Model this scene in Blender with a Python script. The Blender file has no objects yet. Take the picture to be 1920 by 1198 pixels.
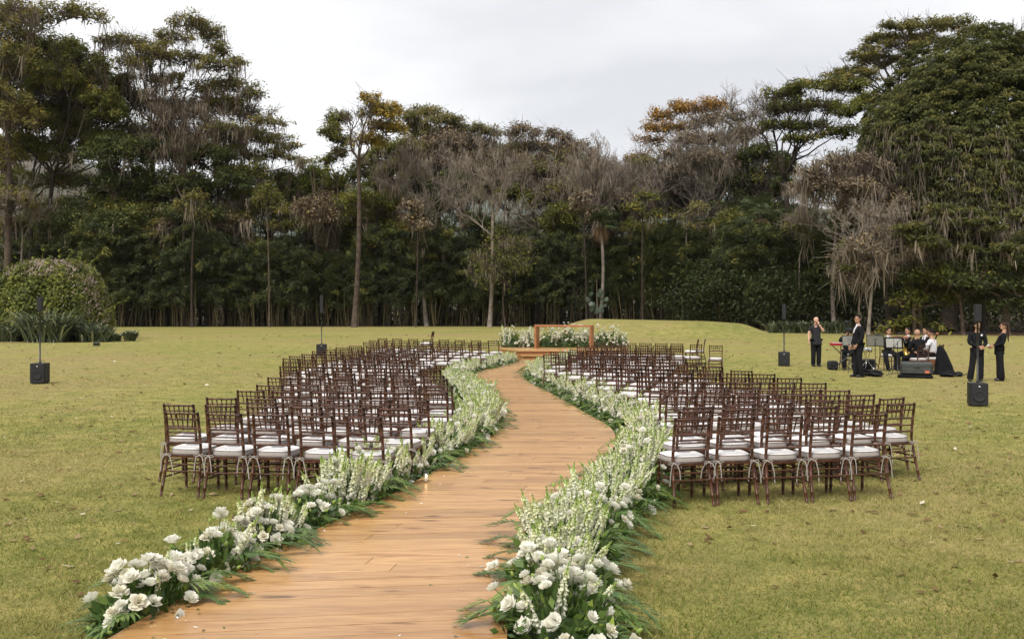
import bpy, math, random
import numpy as np
from mathutils import Vector, Matrix
C = bpy.context
scene = C.scene
COL = scene.collection
R = math.radians
PI = math.pi

# ------------------------------------------------------------------ camera, sky, sun, exposure
F, HOR, EYE = 1867.0, 577.0, 2.07          # focal length in photo pixels, horizon row, eye height
cam_d = bpy.data.cameras.new('camera')
cam_d.sensor_width = 36.0
cam_d.lens = 36.0 * F / 1920.0
cam_d.shift_y = -(599.0 - HOR) / 1920.0
cam_d.clip_end = 20000.0
cam_d.clip_start = 0.1
cam = bpy.data.objects.new('camera', cam_d)
cam.location = (0, 0, EYE)
cam.rotation_euler = (R(90), 0, 0)
COL.objects.link(cam)
scene.camera = cam

SUN_EL, SUN_AZ = 50.0, -150.0                # azimuth from +Y towards +X
world = bpy.data.worlds.new('World')
scene.world = world
world.use_nodes = True
wn, wl = world.node_tree.nodes, world.node_tree.links
wn.clear()
w_out = wn.new('ShaderNodeOutputWorld')
w_sky = wn.new('ShaderNodeTexSky')
w_sky.sky_type = 'NISHITA'
w_sky.sun_disc = False
w_sky.sun_elevation = R(SUN_EL)
w_sky.sun_rotation = R(SUN_AZ)
w_b1 = wn.new('ShaderNodeBackground'); w_b1.inputs['Strength'].default_value = 0.1
wl.new(w_sky.outputs[0], w_b1.inputs['Color'])
w_tc = wn.new('ShaderNodeTexCoord')
w_mp = wn.new('ShaderNodeMapping'); w_mp.inputs['Scale'].default_value = (1.0, 1.0, 2.6)
w_mp.inputs['Location'].default_value = (3.1, 0.4, 0.7)
wl.new(w_tc.outputs['Generated'], w_mp.inputs['Vector'])
w_nz = wn.new('ShaderNodeTexNoise')
w_nz.inputs['Scale'].default_value = 2.1; w_nz.inputs['Detail'].default_value = 5.0
w_nz.inputs['Roughness'].default_value = 0.5; w_nz.inputs['Distortion'].default_value = 0.3
wl.new(w_mp.outputs[0], w_nz.inputs['Vector'])
w_rp = wn.new('ShaderNodeValToRGB')
w_rp.color_ramp.elements[0].position = 0.36; w_rp.color_ramp.elements[0].color = (0.66, 0.66, 0.685, 1)
w_rp.color_ramp.elements[1].position = 0.62; w_rp.color_ramp.elements[1].color = (1.0, 0.99, 0.985, 1)
wl.new(w_nz.outputs['Fac'], w_rp.inputs['Fac'])
w_b2 = wn.new('ShaderNodeBackground'); w_b2.inputs['Strength'].default_value = 0.535
wl.new(w_rp.outputs['Color'], w_b2.inputs['Color'])
w_mx = wn.new('ShaderNodeMixShader'); w_mx.inputs['Fac'].default_value = 0.94
wl.new(w_b1.outputs[0], w_mx.inputs[1]); wl.new(w_b2.outputs[0], w_mx.inputs[2])
wl.new(w_mx.outputs[0], w_out.inputs['Surface'])

sun_d = bpy.data.lights.new('sun', 'SUN')
sun_d.energy = 1.5
sun_d.angle = R(22)
sun_d.color = (1.0, 0.96, 0.90)
sun = bpy.data.objects.new('sun', sun_d)
sv = Vector((math.sin(R(SUN_AZ)) * math.cos(R(SUN_EL)), math.cos(R(SUN_AZ)) * math.cos(R(SUN_EL)), math.sin(R(SUN_EL))))
sun.rotation_euler = sv.to_track_quat('Z', 'Y').to_euler()
COL.objects.link(sun)

scene.view_settings.view_transform = 'Standard'
scene.view_settings.look = 'None'
scene.view_settings.exposure = 1.15
scene.view_settings.gamma = 1.0
scene.view_settings.use_curve_mapping = False
scene.render.engine = 'CYCLES'
scene.cycles.max_bounces = 6
scene.cycles.diffuse_bounces = 3
scene.cycles.glossy_bounces = 2
scene.cycles.volume_bounces = 1
scene.cycles.transmission_bounces = 4
scene.cycles.transparent_max_bounces = 6
scene.cycles.sample_clamp_indirect = 6.0

# ------------------------------------------------------------------ helpers
RNG = np.random.default_rng(7)
random.seed(7)

def P(px, py, d):
    """place on the sight line of a photo pixel at distance d (metres ahead of the camera)"""
    return np.array([(px - 960.0) * d / F, d, EYE - (py - HOR) * d / F])

def gd(py, z=0.0):
    return F * (EYE - z) / (py - HOR)

def G(px, py, z=0.0):
    d = gd(py, z)
    return np.array([(px - 960.0) * d / F, d, z])

def rotz(a):
    c, s = math.cos(a), math.sin(a)
    return np.array([[c, -s, 0], [s, c, 0], [0, 0, 1.0]])

def rotx(a):
    c, s = math.cos(a), math.sin(a)
    return np.array([[1.0, 0, 0], [0, c, -s], [0, s, c]])

def roty(a):
    c, s = math.cos(a), math.sin(a)
    return np.array([[c, 0, s], [0, 1.0, 0], [-s, 0, c]])

def unit(v):
    v = np.asarray(v, float)
    n = np.linalg.norm(v, axis=-1, keepdims=True)
    return v / np.maximum(n, 1e-9)

class MB:
    """collects faces and turns them into one mesh object"""
    def __init__(self):
        self.v, self.f, self.val, self.mi, self.n = [], [], [], [], 0
        self.sm = []
    def add(self, verts, faces, val=0.5, mi=0, smooth=False):
        verts = np.asarray(verts, float).reshape(-1, 3)
        if isinstance(faces, np.ndarray):
            groups = [faces]
        else:
            bysize = {}
            for f in faces:
                bysize.setdefault(len(f), []).append(f)
            groups = [np.array(g) for g in bysize.values()]
        for g in groups:
            m = len(g)
            if m == 0:
                continue
            self.f.append(g.astype(np.int64) + self.n)
            vv = np.broadcast_to(np.asarray(val, float), (m,)) if np.ndim(val) == 0 or len(np.atleast_1d(val)) == m else np.full(m, float(np.mean(val)))
            self.val.append(np.array(vv)); self.mi.append(np.full(m, mi)); self.sm.append(np.full(m, smooth))
        self.v.append(verts); self.n += len(verts)
        return self
    def box(self, c, s, rot=None, val=0.5, mi=0, bev=0.0):
        c = np.asarray(c, float); hx, hy, hz = [q / 2.0 for q in s]
        if bev <= 0:
            v = np.array([[x, y, z] for z in (-hz, hz) for y in (-hy, hy) for x in (-hx, hx)])
            f = [[0, 2, 3, 1], [4, 5, 7, 6], [0, 1, 5, 4], [2, 6, 7, 3], [0, 4, 6, 2], [1, 3, 7, 5]]
        else:
            b = min(bev, hx * .9, hy * .9, hz * .9)
            v = []; idx = {}
            for sz in (-1, 1):
                for sy in (-1, 1):
                    for sx in (-1, 1):
                        for ax in range(3):
                            p = [sx * hx, sy * hy, sz * hz]
                            for k in range(3):
                                if k != ax:
                                    p[k] -= (sx, sy, sz)[k] * b
                            idx[(sx, sy, sz, ax)] = len(v); v.append(p)
            f = []
            for ax in range(3):
                o = [k for k in range(3) if k != ax]
                for s_ in (-1, 1):
                    q = []
                    for a_, b_ in ((-1, -1), (1, -1), (1, 1), (-1, 1)):
                        k = [0, 0, 0]; k[ax] = s_; k[o[0]] = a_; k[o[1]] = b_
                        q.append(idx[(k[0], k[1], k[2], ax)])
                    f.append(q)
            for ax in range(3):
                o = [k for k in range(3) if k != ax]
                for a_ in (-1, 1):
                    for b_ in (-1, 1):
                        q = []
                        for s_, w in ((-1, o[0]), (1, o[0]), (1, o[1]), (-1, o[1])):
                            k = [0, 0, 0]; k[ax] = s_; k[o[0]] = a_; k[o[1]] = b_
                            q.append(idx[(k[0], k[1], k[2], w)])
                        f.append(q)
            for sz in (-1, 1):
                for sy in (-1, 1):
                    for sx in (-1, 1):
                        f.append([idx[(sx, sy, sz, k)] for k in range(3)])
            v = np.array(v)
        v = np.asarray(v, float)
        if rot is not None:
            v = v @ np.asarray(rot).T
        return self.add(v + c, f, val, mi)
    def tube(self, pts, rad, sides=6, val=0.5, mi=0, smooth=True, cap=True):
        pts = np.asarray(pts, float); n = len(pts)
        rad = np.broadcast_to(np.asarray(rad, float), (n,))
        t = np.gradient(pts, axis=0); t = unit(t)
        ref = np.array([0, 0, 1.0]) if abs(t[:, 2]).mean() < 0.8 else np.array([1.0, 0, 0])
        a = unit(np.cross(t, ref)); b = np.cross(t, a)
        th = np.linspace(0, 2 * PI, sides, endpoint=False)
        v = pts[:, None, :] + rad[:, None, None] * (np.cos(th)[None, :, None] * a[:, None, :] + np.sin(th)[None, :, None] * b[:, None, :])
        i = np.arange(n - 1)[:, None] * sides; j = np.arange(sides)[None, :]; j2 = (j + 1) % sides
        f = np.stack([i + j, i + j2, i + sides + j2, i + sides + j], -1).reshape(-1, 4)
        self.add(v.reshape(-1, 3), f, val, mi, smooth)
        if cap:
            base = self.n - n * sides
            self.f.append(np.array([[base + k for k in range(sides)]])); self.val.append(np.array([float(np.mean(val))])); self.mi.append(np.array([mi])); self.sm.append(np.array([False]))
            self.f.append(np.array([[base + (n - 1) * sides + k for k in range(sides)][::-1]])); self.val.append(np.array([float(np.mean(val))])); self.mi.append(np.array([mi])); self.sm.append(np.array([False]))
        return self
    def lathe(self, prof, c=(0, 0, 0), sides=12, rot=None, sx=1.0, sy=1.0, val=0.5, mi=0, smooth=True):
        prof = np.asarray(prof, float)
        th = np.linspace(0, 2 * PI, sides, endpoint=False)
        v = np.stack([prof[:, None, 0] * np.cos(th)[None] * sx, prof[:, None, 0] * np.sin(th)[None] * sy, np.repeat(prof[:, 1][:, None], sides, 1)], -1)
        n = len(prof)
        v = v.reshape(-1, 3)
        if rot is not None:
            v = v @ np.asarray(rot).T
        i = np.arange(n - 1)[:, None] * sides; j = np.arange(sides)[None, :]; j2 = (j + 1) % sides
        f = np.stack([i + j, i + j2, i + sides + j2, i + sides + j], -1).reshape(-1, 4)
        return self.add(v + np.asarray(c, float), f, val, mi, smooth)
    def ball(self, c, r, sides=10, rings=7, rot=None, val=0.5, mi=0):
        a = np.linspace(-PI / 2, PI / 2, rings)
        r = np.broadcast_to(np.asarray(r, float), (3,))
        prof = np.stack([np.maximum(np.cos(a), 0.001), np.sin(a)], -1)
        th = np.linspace(0, 2 * PI, sides, endpoint=False)
        v = np.stack([prof[:, None, 0] * np.cos(th)[None], prof[:, None, 0] * np.sin(th)[None], np.repeat(prof[:, 1][:, None], sides, 1)], -1).reshape(-1, 3) * r
        if rot is not None:
            v = v @ np.asarray(rot).T
        i = np.arange(rings - 1)[:, None] * sides; j = np.arange(sides)[None, :]; j2 = (j + 1) % sides
        f = np.stack([i + j, i + j2, i + sides + j2, i + sides + j], -1).reshape(-1, 4)
        return self.add(v + np.asarray(c, float), f, val, mi, True)
    def prism(self, poly, z0, z1, val=0.5, mi=0):
        """vertical prism over a ccw polygon in xy"""
        poly = np.asarray(poly, float); n = len(poly)
        v = np.concatenate([np.c_[poly, np.full(n, z0)], np.c_[poly, np.full(n, z1)]])
        f = [list(range(n))[::-1], [n + k for k in range(n)]] + [[k, (k + 1) % n, n + (k + 1) % n, n + k] for k in range(n)]
        return self.add(v, f, val, mi)
    def merge(self, other, M=None, off=(0, 0, 0), val=None):
        v = np.concatenate(other.v)
        if M is not None:
            v = v @ np.asarray(M).T
        base = self.n
        for f, a, b, s in zip(other.f, other.val, other.mi, other.sm):
            self.f.append(f + base); self.val.append(a if val is None else np.clip(a + val, 0, 1)); self.mi.append(b); self.sm.append(s)
        self.v.append(v + np.asarray(off, float)); self.n += len(v)
        return self
    def mesh(self, name, mats):
        me = bpy.data.meshes.new(name)
        if self.n:
            v = np.concatenate(self.v)
            sizes = np.concatenate([np.full(len(f), f.shape[1]) for f in self.f])
            loops = np.concatenate([f.ravel() for f in self.f])
            starts = np.concatenate([[0], np.cumsum(sizes)[:-1]])
            me.vertices.add(len(v)); me.vertices.foreach_set('co', v.astype(np.float32).ravel())
            me.loops.add(len(loops)); me.loops.foreach_set('vertex_index', loops.astype(np.int32))
            me.polygons.add(len(sizes)); me.polygons.foreach_set('loop_start', starts.astype(np.int32))
            me.polygons.foreach_set('material_index', np.concatenate(self.mi).astype(np.int32))
            me.polygons.foreach_set('use_smooth', np.concatenate(self.sm).astype(bool))
            at = me.attributes.new('v', 'FLOAT', 'FACE')
            at.data.foreach_set('value', np.concatenate(self.val).astype(np.float32))
            me.update(calc_edges=True)
        for m in (mats if isinstance(mats, (list, tuple)) else [mats]):
            me.materials.append(m)
        return me
    def build(self, name, mats, parent=None, loc=None, kind=None):
        return link(name, self.mesh(name, mats), parent, loc, kind)

def link(name, me, parent=None, loc=None, kind=None, rot=None):
    o = bpy.data.objects.new(name, me)
    COL.objects.link(o)
    if parent is not None:
        o.parent = parent
    if loc is not None:
        o.location = tuple(float(q) for q in loc)
    if rot is not None:
        o.rotation_euler = rot
    if kind:
        o['kind'] = kind
    return o

def tag(o, label, cat=None, group=None, kind=None):
    if label: o['label'] = label
    if cat: o['category'] = cat
    if group: o['group'] = group
    if kind: o['kind'] = kind
    return o

def thing(name, label, cat, loc=(0, 0, 0), rz=0.0, group=None):
    o = bpy.data.objects.new(name, None)
    o.empty_display_size = 0.2
    COL.objects.link(o)
    o.location = tuple(float(q) for q in loc)
    o.rotation_euler = (0, 0, rz)
    return tag(o, label, cat, group)

def dup(root, loc, rz=0.0, label=None, group=None, scale=None):
    r = root.copy(); COL.objects.link(r)
    r.location = tuple(float(q) for q in loc); r.rotation_euler = (0, 0, rz)
    if scale is not None: r.scale = (scale,) * 3 if np.ndim(scale) == 0 else scale
    if label: r['label'] = label
    if group: r['group'] = group
    for ch in list(root.children):
        c = ch.copy(); COL.objects.link(c); c.parent = r
        for g in list(ch.children):
            q = g.copy(); COL.objects.link(q); q.parent = c
    return r

ORD = ['first', 'second', 'third', 'fourth', 'fifth', 'sixth', 'seventh', 'eighth', 'ninth', 'tenth', 'eleventh', 'twelfth',
       'thirteenth', 'fourteenth', 'fifteenth', 'sixteenth', 'seventeenth', 'eighteenth', 'nineteenth', 'twentieth',
       'twenty-first', 'twenty-second', 'twenty-third', 'twenty-fourth', 'twenty-fifth', 'twenty-sixth', 'twenty-seventh',
       'twenty-eighth', 'twenty-ninth', 'thirtieth', 'thirty-first', 'thirty-second', 'thirty-third', 'thirty-fourth', 'thirty-fifth']

# ------------------------------------------------------------------ materials
def newmat(name):
    m = bpy.data.materials.new(name); m.use_nodes = True
    nt = m.node_tree; nt.nodes.clear()
    out = nt.nodes.new('ShaderNodeOutputMaterial')
    return m, nt, out

def ramp(nt, stops, fac=None):
    r = nt.nodes.new('ShaderNodeValToRGB')
    el = r.color_ramp.elements
    while len(el) < len(stops): el.new(0.5)
    for e, (p, c) in zip(el, stops):
        e.position = p; e.color = (c[0], c[1], c[2], 1)
    if fac is not None: nt.links.new(fac, r.inputs['Fac'])
    return r

def noise(nt, scale, detail=4.0, vec=None, rough=0.55, dist=0.0):
    n = nt.nodes.new('ShaderNodeTexNoise')
    n.inputs['Scale'].default_value = scale; n.inputs['Detail'].default_value = detail
    n.inputs['Roughness'].default_value = rough; n.inputs['Distortion'].default_value = dist
    if vec is not None: nt.links.new(vec, n.inputs['Vector'])
    return n

def mixc(nt, a, b, fac, mode='MIX'):
    m = nt.nodes.new('ShaderNodeMix'); m.data_type = 'RGBA'; m.blend_type = mode
    for sock, val in ((m.inputs[0], fac), (m.inputs[6], a), (m.inputs[7], b)):
        if isinstance(val, (int, float)): sock.default_value = val
        elif isinstance(val, tuple): sock.default_value = (val[0], val[1], val[2], 1)
        else: nt.links.new(val, sock)
    return m.outputs[2]

def objcoord(nt, scale=(1, 1, 1)):
    tc = nt.nodes.new('ShaderNodeTexCoord')
    mp = nt.nodes.new('ShaderNodeMapping'); mp.inputs['Scale'].default_value = scale
    nt.links.new(tc.outputs['Object'], mp.inputs['Vector'])
    return mp.outputs[0]

def plain(name, col, rough=0.6, var=0.12, scale=12.0, spec=0.4, metal=0.0, bump=0.0, col2=None):
    """one base colour with a procedural mottling"""
    m, nt, out = newmat(name)
    b = nt.nodes.new('ShaderNodeBsdfPrincipled')
    nz = noise(nt, scale, 4.0, objcoord(nt))
    lo = tuple(c * (1 - var) for c in col) if col2 is None else col2
    hi = tuple(min(1, c * (1 + var)) for c in col)
    r = ramp(nt, [(0.3, lo), (0.7, hi)], nz.outputs['Fac'])
    nt.links.new(r.outputs[0], b.inputs['Base Color'])
    b.inputs['Roughness'].default_value = rough
    b.inputs['Specular IOR Level'].default_value = spec
    b.inputs['Metallic'].default_value = metal
    if bump > 0:
        bp = nt.nodes.new('ShaderNodeBump'); bp.inputs['Strength'].default_value = bump; bp.inputs['Distance'].default_value = 0.01
        nt.links.new(nz.outputs['Fac'], bp.inputs['Height']); nt.links.new(bp.outputs[0], b.inputs['Normal'])
    nt.links.new(b.outputs[0], out.inputs['Surface'])
    return m

def leafmat(name, stops, trans=0.25, rough=0.55, spec=0.25, sc=0.0, tint=None):
    """leaf colour chosen per face through the 'v' attribute, part of the light passes through"""
    m, nt, out = newmat(name)
    at = nt.nodes.new('ShaderNodeAttribute'); at.attribute_name = 'v'
    r = ramp(nt, stops, at.outputs['Fac'])
    colr = r.outputs[0]
    if tint is not None:
        tc = nt.nodes.new('ShaderNodeTexCoord')
        nz = noise(nt, sc, 2.0, tc.outputs['Object'])
        rr = ramp(nt, [(0.45, (0, 0, 0)), (0.65, (1, 1, 1))], nz.outputs['Fac'])
        colr = mixc(nt, colr, tint, rr.outputs[0])
    b = nt.nodes.new('ShaderNodeBsdfPrincipled')
    nt.links.new(colr, b.inputs['Base Color'])
    b.inputs['Roughness'].default_value = rough; b.inputs['Specular IOR Level'].default_value = spec
    if trans > 0:
        t = nt.nodes.new('ShaderNodeBsdfTranslucent'); nt.links.new(colr, t.inputs['Color'])
        mx = nt.nodes.new('ShaderNodeMixShader'); mx.inputs[0].default_value = trans
        nt.links.new(b.outputs[0], mx.inputs[1]); nt.links.new(t.outputs[0], mx.inputs[2])
        nt.links.new(mx.outputs[0], out.inputs['Surface'])
    else:
        nt.links.new(b.outputs[0], out.inputs['Surface'])
    return m

# ------------------------------------------------------------------ ground
def grass_mat():
    m, nt, out = newmat('lawn_grass')
    v = objcoord(nt)
    big = noise(nt, 0.10, 5.0, v, 0.6)
    mid = noise(nt, 0.9, 6.0, v, 0.65)
    fine = noise(nt, 26.0, 5.0, v, 0.75)
    c1 = ramp(nt, [(0.30, (0.1611, 0.1842, 0.0464)), (0.5, (0.2611, 0.2418, 0.0702)), (0.72, (0.3445, 0.2822, 0.1032))], big.outputs['Fac'])
    c2 = ramp(nt, [(0.28, (0.1445, 0.1727, 0.0414)), (0.52, (0.2611, 0.2418, 0.0722)), (0.75, (0.3669, 0.2879, 0.1187))], mid.outputs['Fac'])
    a = mixc(nt, c1.outputs[0], c2.outputs[0], 0.55)
    pat = noise(nt, 2.4, 8.0, v, 0.78)
    pr = ramp(nt, [(0.36, (0.55, 0.62, 0.55)), (0.5, (1, 1, 1)), (0.64, (1.42, 1.28, 1.40))], pat.outputs['Fac'])
    a = mixc(nt, a, pr.outputs[0], 1.0, 'MULTIPLY')
    tan = noise(nt, 0.09, 7.0, v, 0.72)
    tr_ = ramp(nt, [(0.47, (0, 0, 0)), (0.62, (0.75, 0.75, 0.75))], tan.outputs['Fac'])
    a = mixc(nt, a, (0.285, 0.215, 0.095), tr_.outputs[0])
    f = ramp(nt, [(0.28, (0.52, 0.52, 0.50)), (0.5, (1, 1, 1)), (0.75, (1.38, 1.34, 1.3))], fine.outputs['Fac'])
    a = mixc(nt, a, f.outputs[0], 1.0, 'MULTIPLY')
    b = nt.nodes.new('ShaderNodeBsdfPrincipled')
    nt.links.new(a, b.inputs['Base Color'])
    b.inputs['Roughness'].default_value = 0.9; b.inputs['Specular IOR Level'].default_value = 0.1
    bp = nt.nodes.new('ShaderNodeBump'); bp.inputs['Strength'].default_value = 0.6; bp.inputs['Distance'].default_value = 0.04
    nt.links.new(fine.outputs['Fac'], bp.inputs['Height']); nt.links.new(bp.outputs[0], b.inputs['Normal'])
    nt.links.new(b.outputs[0], out.inputs['Surface'])
    return m
M_GRASS = grass_mat()
M_BLADE = leafmat('grass_blade', [(0.0, (0.1138, 0.1593, 0.0296)), (0.35, (0.2107, 0.2301, 0.0528)), (0.65, (0.3074, 0.2772, 0.0899)), (1.0, (0.5010, 0.4247, 0.2009))], 0.3, 0.7, 0.1)
M_SOIL = plain('leaf_litter', (0.060, 0.042, 0.026), 0.95, 0.5, 1.7, 0.1, bump=0.4)
M_DIRT = plain('dirt_strip', (0.20, 0.125, 0.075), 0.95, 0.35, 1.2, 0.1)

g = MB()
S = 6000.0
g.add([[-S, -60, 0], [S, -60, 0], [S, S, 0], [-S, S, 0]], [[0, 1, 2, 3]])
g.build('ground', M_GRASS, kind='structure')

# the floor of the wood behind the lawn, and the bare strip along its edge on the right
g = MB()
edge = [(-95, 101), (-60, 107), (-30, 109), (0, 111), (8, 104), (20, 93), (26, 84), (34, 79), (60, 76), (110, 72)]
vs, fs = [], []
for i, (x, y) in enumerate(edge):
    vs += [[x, y + 1.2 * math.sin(i * 2.1), 0.008], [x * 2.2, 330, 0.008]]
for i in range(len(edge) - 1):
    fs.append([2 * i, 2 * i + 2, 2 * i + 3, 2 * i + 1])
g.add(vs, fs)
g.build('forest_floor', M_SOIL, kind='structure')
g = MB()
st = [(27, 79.8), (31, 76.5), (37, 74.2), (50, 72.2), (80, 70.0), (110, 66)]
vs, fs = [], []
for x, y in st:
    vs += [[x, y, 0.004], [x, y + 6.5, 0.012]]
for i in range(len(st) - 1):
    fs.append([2 * i, 2 * i + 2, 2 * i + 3, 2 * i + 1])
g.add(vs, fs)
g.build('dirt_path', M_DIRT, kind='structure')

# low grassed mound on the right of the far lawn
g = MB()
nx, ny = 60, 26
xs = np.linspace(1.5, 21.5, nx); ys = np.linspace(66, 98, ny)
X, Y = np.meshgrid(xs, ys)
def sst(a, b, x):
    t = np.clip((x - a) / (b - a), 0, 1); return t * t * (3 - 2 * t)
Z = 1.13 * sst(2.6, 7.5, X) * (1 - sst(17.6, 20.4, X)) * sst(68.5, 78, Y) * (1 - sst(90, 97, Y)) * (1.0 - 0.018 * (X - 6)) - 0.03
vs = np.stack([X, Y, Z], -1).reshape(-1, 3)
i, j = np.meshgrid(np.arange(ny - 1), np.arange(nx - 1), indexing='ij')
fs = np.stack([i * nx + j, i * nx + j + 1, (i + 1) * nx + j + 1, (i + 1) * nx + j], -1).reshape(-1, 4)
g.add(vs, fs, smooth=True)
g.build('grass_mound', M_GRASS, kind='structure')

# distant mountain ridge
def hill(name, pts, d, depth, col, seed):
    rg = np.random.default_rng(seed)
    g = MB()
    px = np.array([p[0] for p in pts], float); py = np.array([p[1] for p in pts], float)
    n, k = 160, 14
    X = np.linspace(px[0], px[-1], n)
    top = np.interp(X, px, py)
    H = EYE - (top - HOR) * d / F
    bump = np.zeros(n)
    for fr in (7, 15, 31, 63):
        bump += np.interp(np.linspace(0, fr, n), np.arange(fr + 1), rg.normal(0, 1, fr + 1)) * 10.0 / fr
    H = H * (1 + 0.03 * bump)
    v = []
    for q in range(k):
        t = q / (k - 1)
        yy = d - depth * (1 - t)
        prof = t ** 1.4
        jit = rg.normal(0, 0.035, n) * (1 - t) * t * 4
        v.append(np.stack([(X - 960) * d / F * (0.9 + 0.1 * t), np.full(n, yy) + rg.normal(0, depth * 0.02, n), H * np.clip(prof + jit, 0, 1) - 2], -1))
    v = np.concatenate(v)
    i, j = np.meshgrid(np.arange(k - 1), np.arange(n - 1), indexing='ij')
    f = np.stack([i * n + j, i * n + j + 1, (i + 1) * n + j + 1, (i + 1) * n + j], -1).reshape(-1, 4)
    g.add(v, f, smooth=True)
    return g.build(name, col, kind='structure')
M_HILL = plain('mountain_woods', (0.075, 0.090, 0.070), 0.95, 0.5, 0.006, 0.05, col2=(0.04, 0.05, 0.03))
M_HILL2 = plain('hillside_scrub', (0.15, 0.125, 0.105), 0.95, 0.35, 0.03, 0.05, col2=(0.07, 0.07, 0.05))
hill('mountain_hills', [(-900, 330), (-300, 300), (60, 290), (300, 330), (520, 345), (700, 330), (900, 300), (1010, 262), (1060, 275), (1120, 290), (1240, 330), (1400, 372), (1600, 400), (1900, 420), (2600, 380)], 5000, 1600, M_HILL, 3)
hill('near_hills', [(-1500, 300), (-400, 235), (40, 268), (150, 300), (260, 360), (420, 440), (640, 490), (1000, 505), (1500, 470), (2000, 440), (3000, 420)], 700, 380, M_HILL2, 5)

# ------------------------------------------------------------------ mown grass blades near the camera
def blades():
    n = 300000
    rg = np.random.default_rng(11)
    u = rg.random(n)
    d = 5.2 * (24.0 / 5.2) ** (u ** 0.95)
    x = (rg.random(n) - 0.5) * 1.10 * d
    # clumping
    ph = np.sin(x * 3.1 + np.sin(d * 2.3) * 1.7) * np.sin(d * 2.7 + np.sin(x * 1.9) * 1.3)
    keep = rg.random(n) < (0.80 + 0.20 * ph) * np.clip((23.0 - d) / 12.0, 0, 1)
    x, d, ph = x[keep], d[keep], ph[keep]; n = len(x)
    h = rg.uniform(0.014, 0.042, n) * (1 + 0.25 * ph); w = rg.uniform(0.0022, 0.0042, n) * np.maximum(1, d / 9)
    a = rg.uniform(0, 2 * PI, n); ln = rg.uniform(0.3, 1.9, n) * h; b = a + rg.normal(0, 0.9, n) + PI / 2
    base = np.stack([x, d, np.zeros(n)], -1)
    dx = np.stack([np.cos(a), np.sin(a), np.zeros(n)], -1) * w[:, None]
    tip = base + np.stack([np.cos(b) * ln, np.sin(b) * ln, h], -1)
    v = np.stack([base - dx, base + dx, tip], 1).reshape(-1, 3)
    big = 0.5 + 0.28 * np.sin(x * 0.8 + 1.3 * np.sin(d * 0.5)) * np.sin(d * 0.63 + np.sin(x * 0.45))
    val = np.clip(big + rg.normal(0, 0.22, n), 0, 1)
    g = MB(); g.add(v, np.arange(3 * n).reshape(-1, 3), val)
    o = g.build('grass', M_BLADE, kind='stuff')
    tag(o, 'short mown dry green lawn grass around the chairs', 'grass')
    n = 130000; rg = np.random.default_rng(13)
    d = 13.0 * (48.0 / 13.0) ** (rg.random(n)); x = (rg.random(n) - 0.5) * 1.10 * d
    cl = np.sin(x * 1.3 + 2 * np.sin(d * .9)) * np.sin(d * 1.1 + 2 * np.sin(x * .7)) + .6 * np.sin(x * 4.1 + d) * np.sin(d * 3.3 - x)
    keep = rg.random(n) < np.clip(.45 + .4 * cl, .03, 1) * np.clip((d - 12) / 6, 0, 1) * np.clip((48 - d) / 20, 0, 1); x, d, cl = x[keep], d[keep], cl[keep]; n = len(x)
    h = rg.uniform(.012, .034, n); w = .0032 * d / 10; a = rg.uniform(0, 2 * PI, n); b = rg.uniform(0, 2 * PI, n)
    base = np.stack([x, d, np.zeros(n)], -1); dx = np.stack([np.cos(a), np.sin(a), 0 * a], -1) * w[:, None]
    tip = base + np.stack([np.cos(b) * h, np.sin(b) * h, h], -1)
    g = MB(); g.add(np.stack([base - dx, base + dx, tip], 1).reshape(-1, 3), np.arange(3 * n).reshape(-1, 3), np.clip(.42 + .16 * cl + rg.normal(0, .25, n), 0, 1))
    tag(g.build('grass', M_BLADE, kind='stuff'), 'grass tufts on the lawn beyond the front rows of chairs', 'grass')
blades()

M_DRY = leafmat('dry_leaf', [(0.0, (0.11, 0.06, 0.03)), (0.5, (0.20, 0.12, 0.055)), (0.9, (0.36, 0.28, 0.15)), (1.0, (0.6, 0.55, 0.42))], 0.1, 0.8, 0.1)
def dryleaves():
    n = 2600; rg = np.random.default_rng(12)
    d = 7.0 * (75.0 / 7.0) ** (rg.random(n) ** 0.75)
    x = (rg.random(n) - 0.5) * 1.2 * d
    c = np.stack([x, d, rg.uniform(0.01, 0.03, n)], -1)
    s = rg.uniform(0.02, 0.05, n) * (1 + d / 40)
    a = rg.uniform(0, 2 * PI, n)
    t = np.stack([np.cos(a), np.sin(a), rg.normal(0, .25, n)], -1) * s[:, None]
    b = np.stack([-np.sin(a), np.cos(a), rg.normal(0, .25, n)], -1) * s[:, None] * 0.5
    v = np.stack([c - t, c - b, c + t, c + b], 1).reshape(-1, 3)
    v[:, 2] = np.maximum(v[:, 2], 0.008)
    g = MB(); g.add(v, np.arange(4 * n).reshape(-1, 4), rg.random(n) ** 1.5)
    tag(g.build('fallen_leaves', M_DRY, kind='stuff'), 'dry brown leaves scattered over the lawn', 'leaves')
dryleaves()

# ------------------------------------------------------------------ wooden aisle
LE = np.array([(4.0, -2.62), (5.77, -2.36), (7.06, -2.12), (8.2, -1.85), (9.74, -1.36), (11.45, -.98), (14.2, -.42), (16.1, -.17), (18.1, -.19), (20, -.35), (22.7, -.67), (25, -1.05), (27.4, -1.32), (30.4, -.98), (33.8, -.1), (37.2, .4)])
RE = np.array([(4.0, -.02), (5.8, -.03), (7.0, -.03), (8.8, .2), (10.6, .68), (12.3, 1.12), (14.2, 1.5), (16, 1.62), (18.1, 1.36), (20, 1.15), (22.7, .85), (25, .5), (27.4, .3), (30.4, .38), (33.8, 1.25), (37.2, 2.0)])
def smooth_curve(pts):
    y = np.linspace(pts[0, 0], pts[-1, 0], 400)
    x = np.interp(y, pts[:, 0], pts[:, 1])
    k = np.ones(21) / 21.0
    xp = np.pad(x, 10, mode='reflect', reflect_type='odd')
    return y, np.convolve(xp, k, 'valid')
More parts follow.
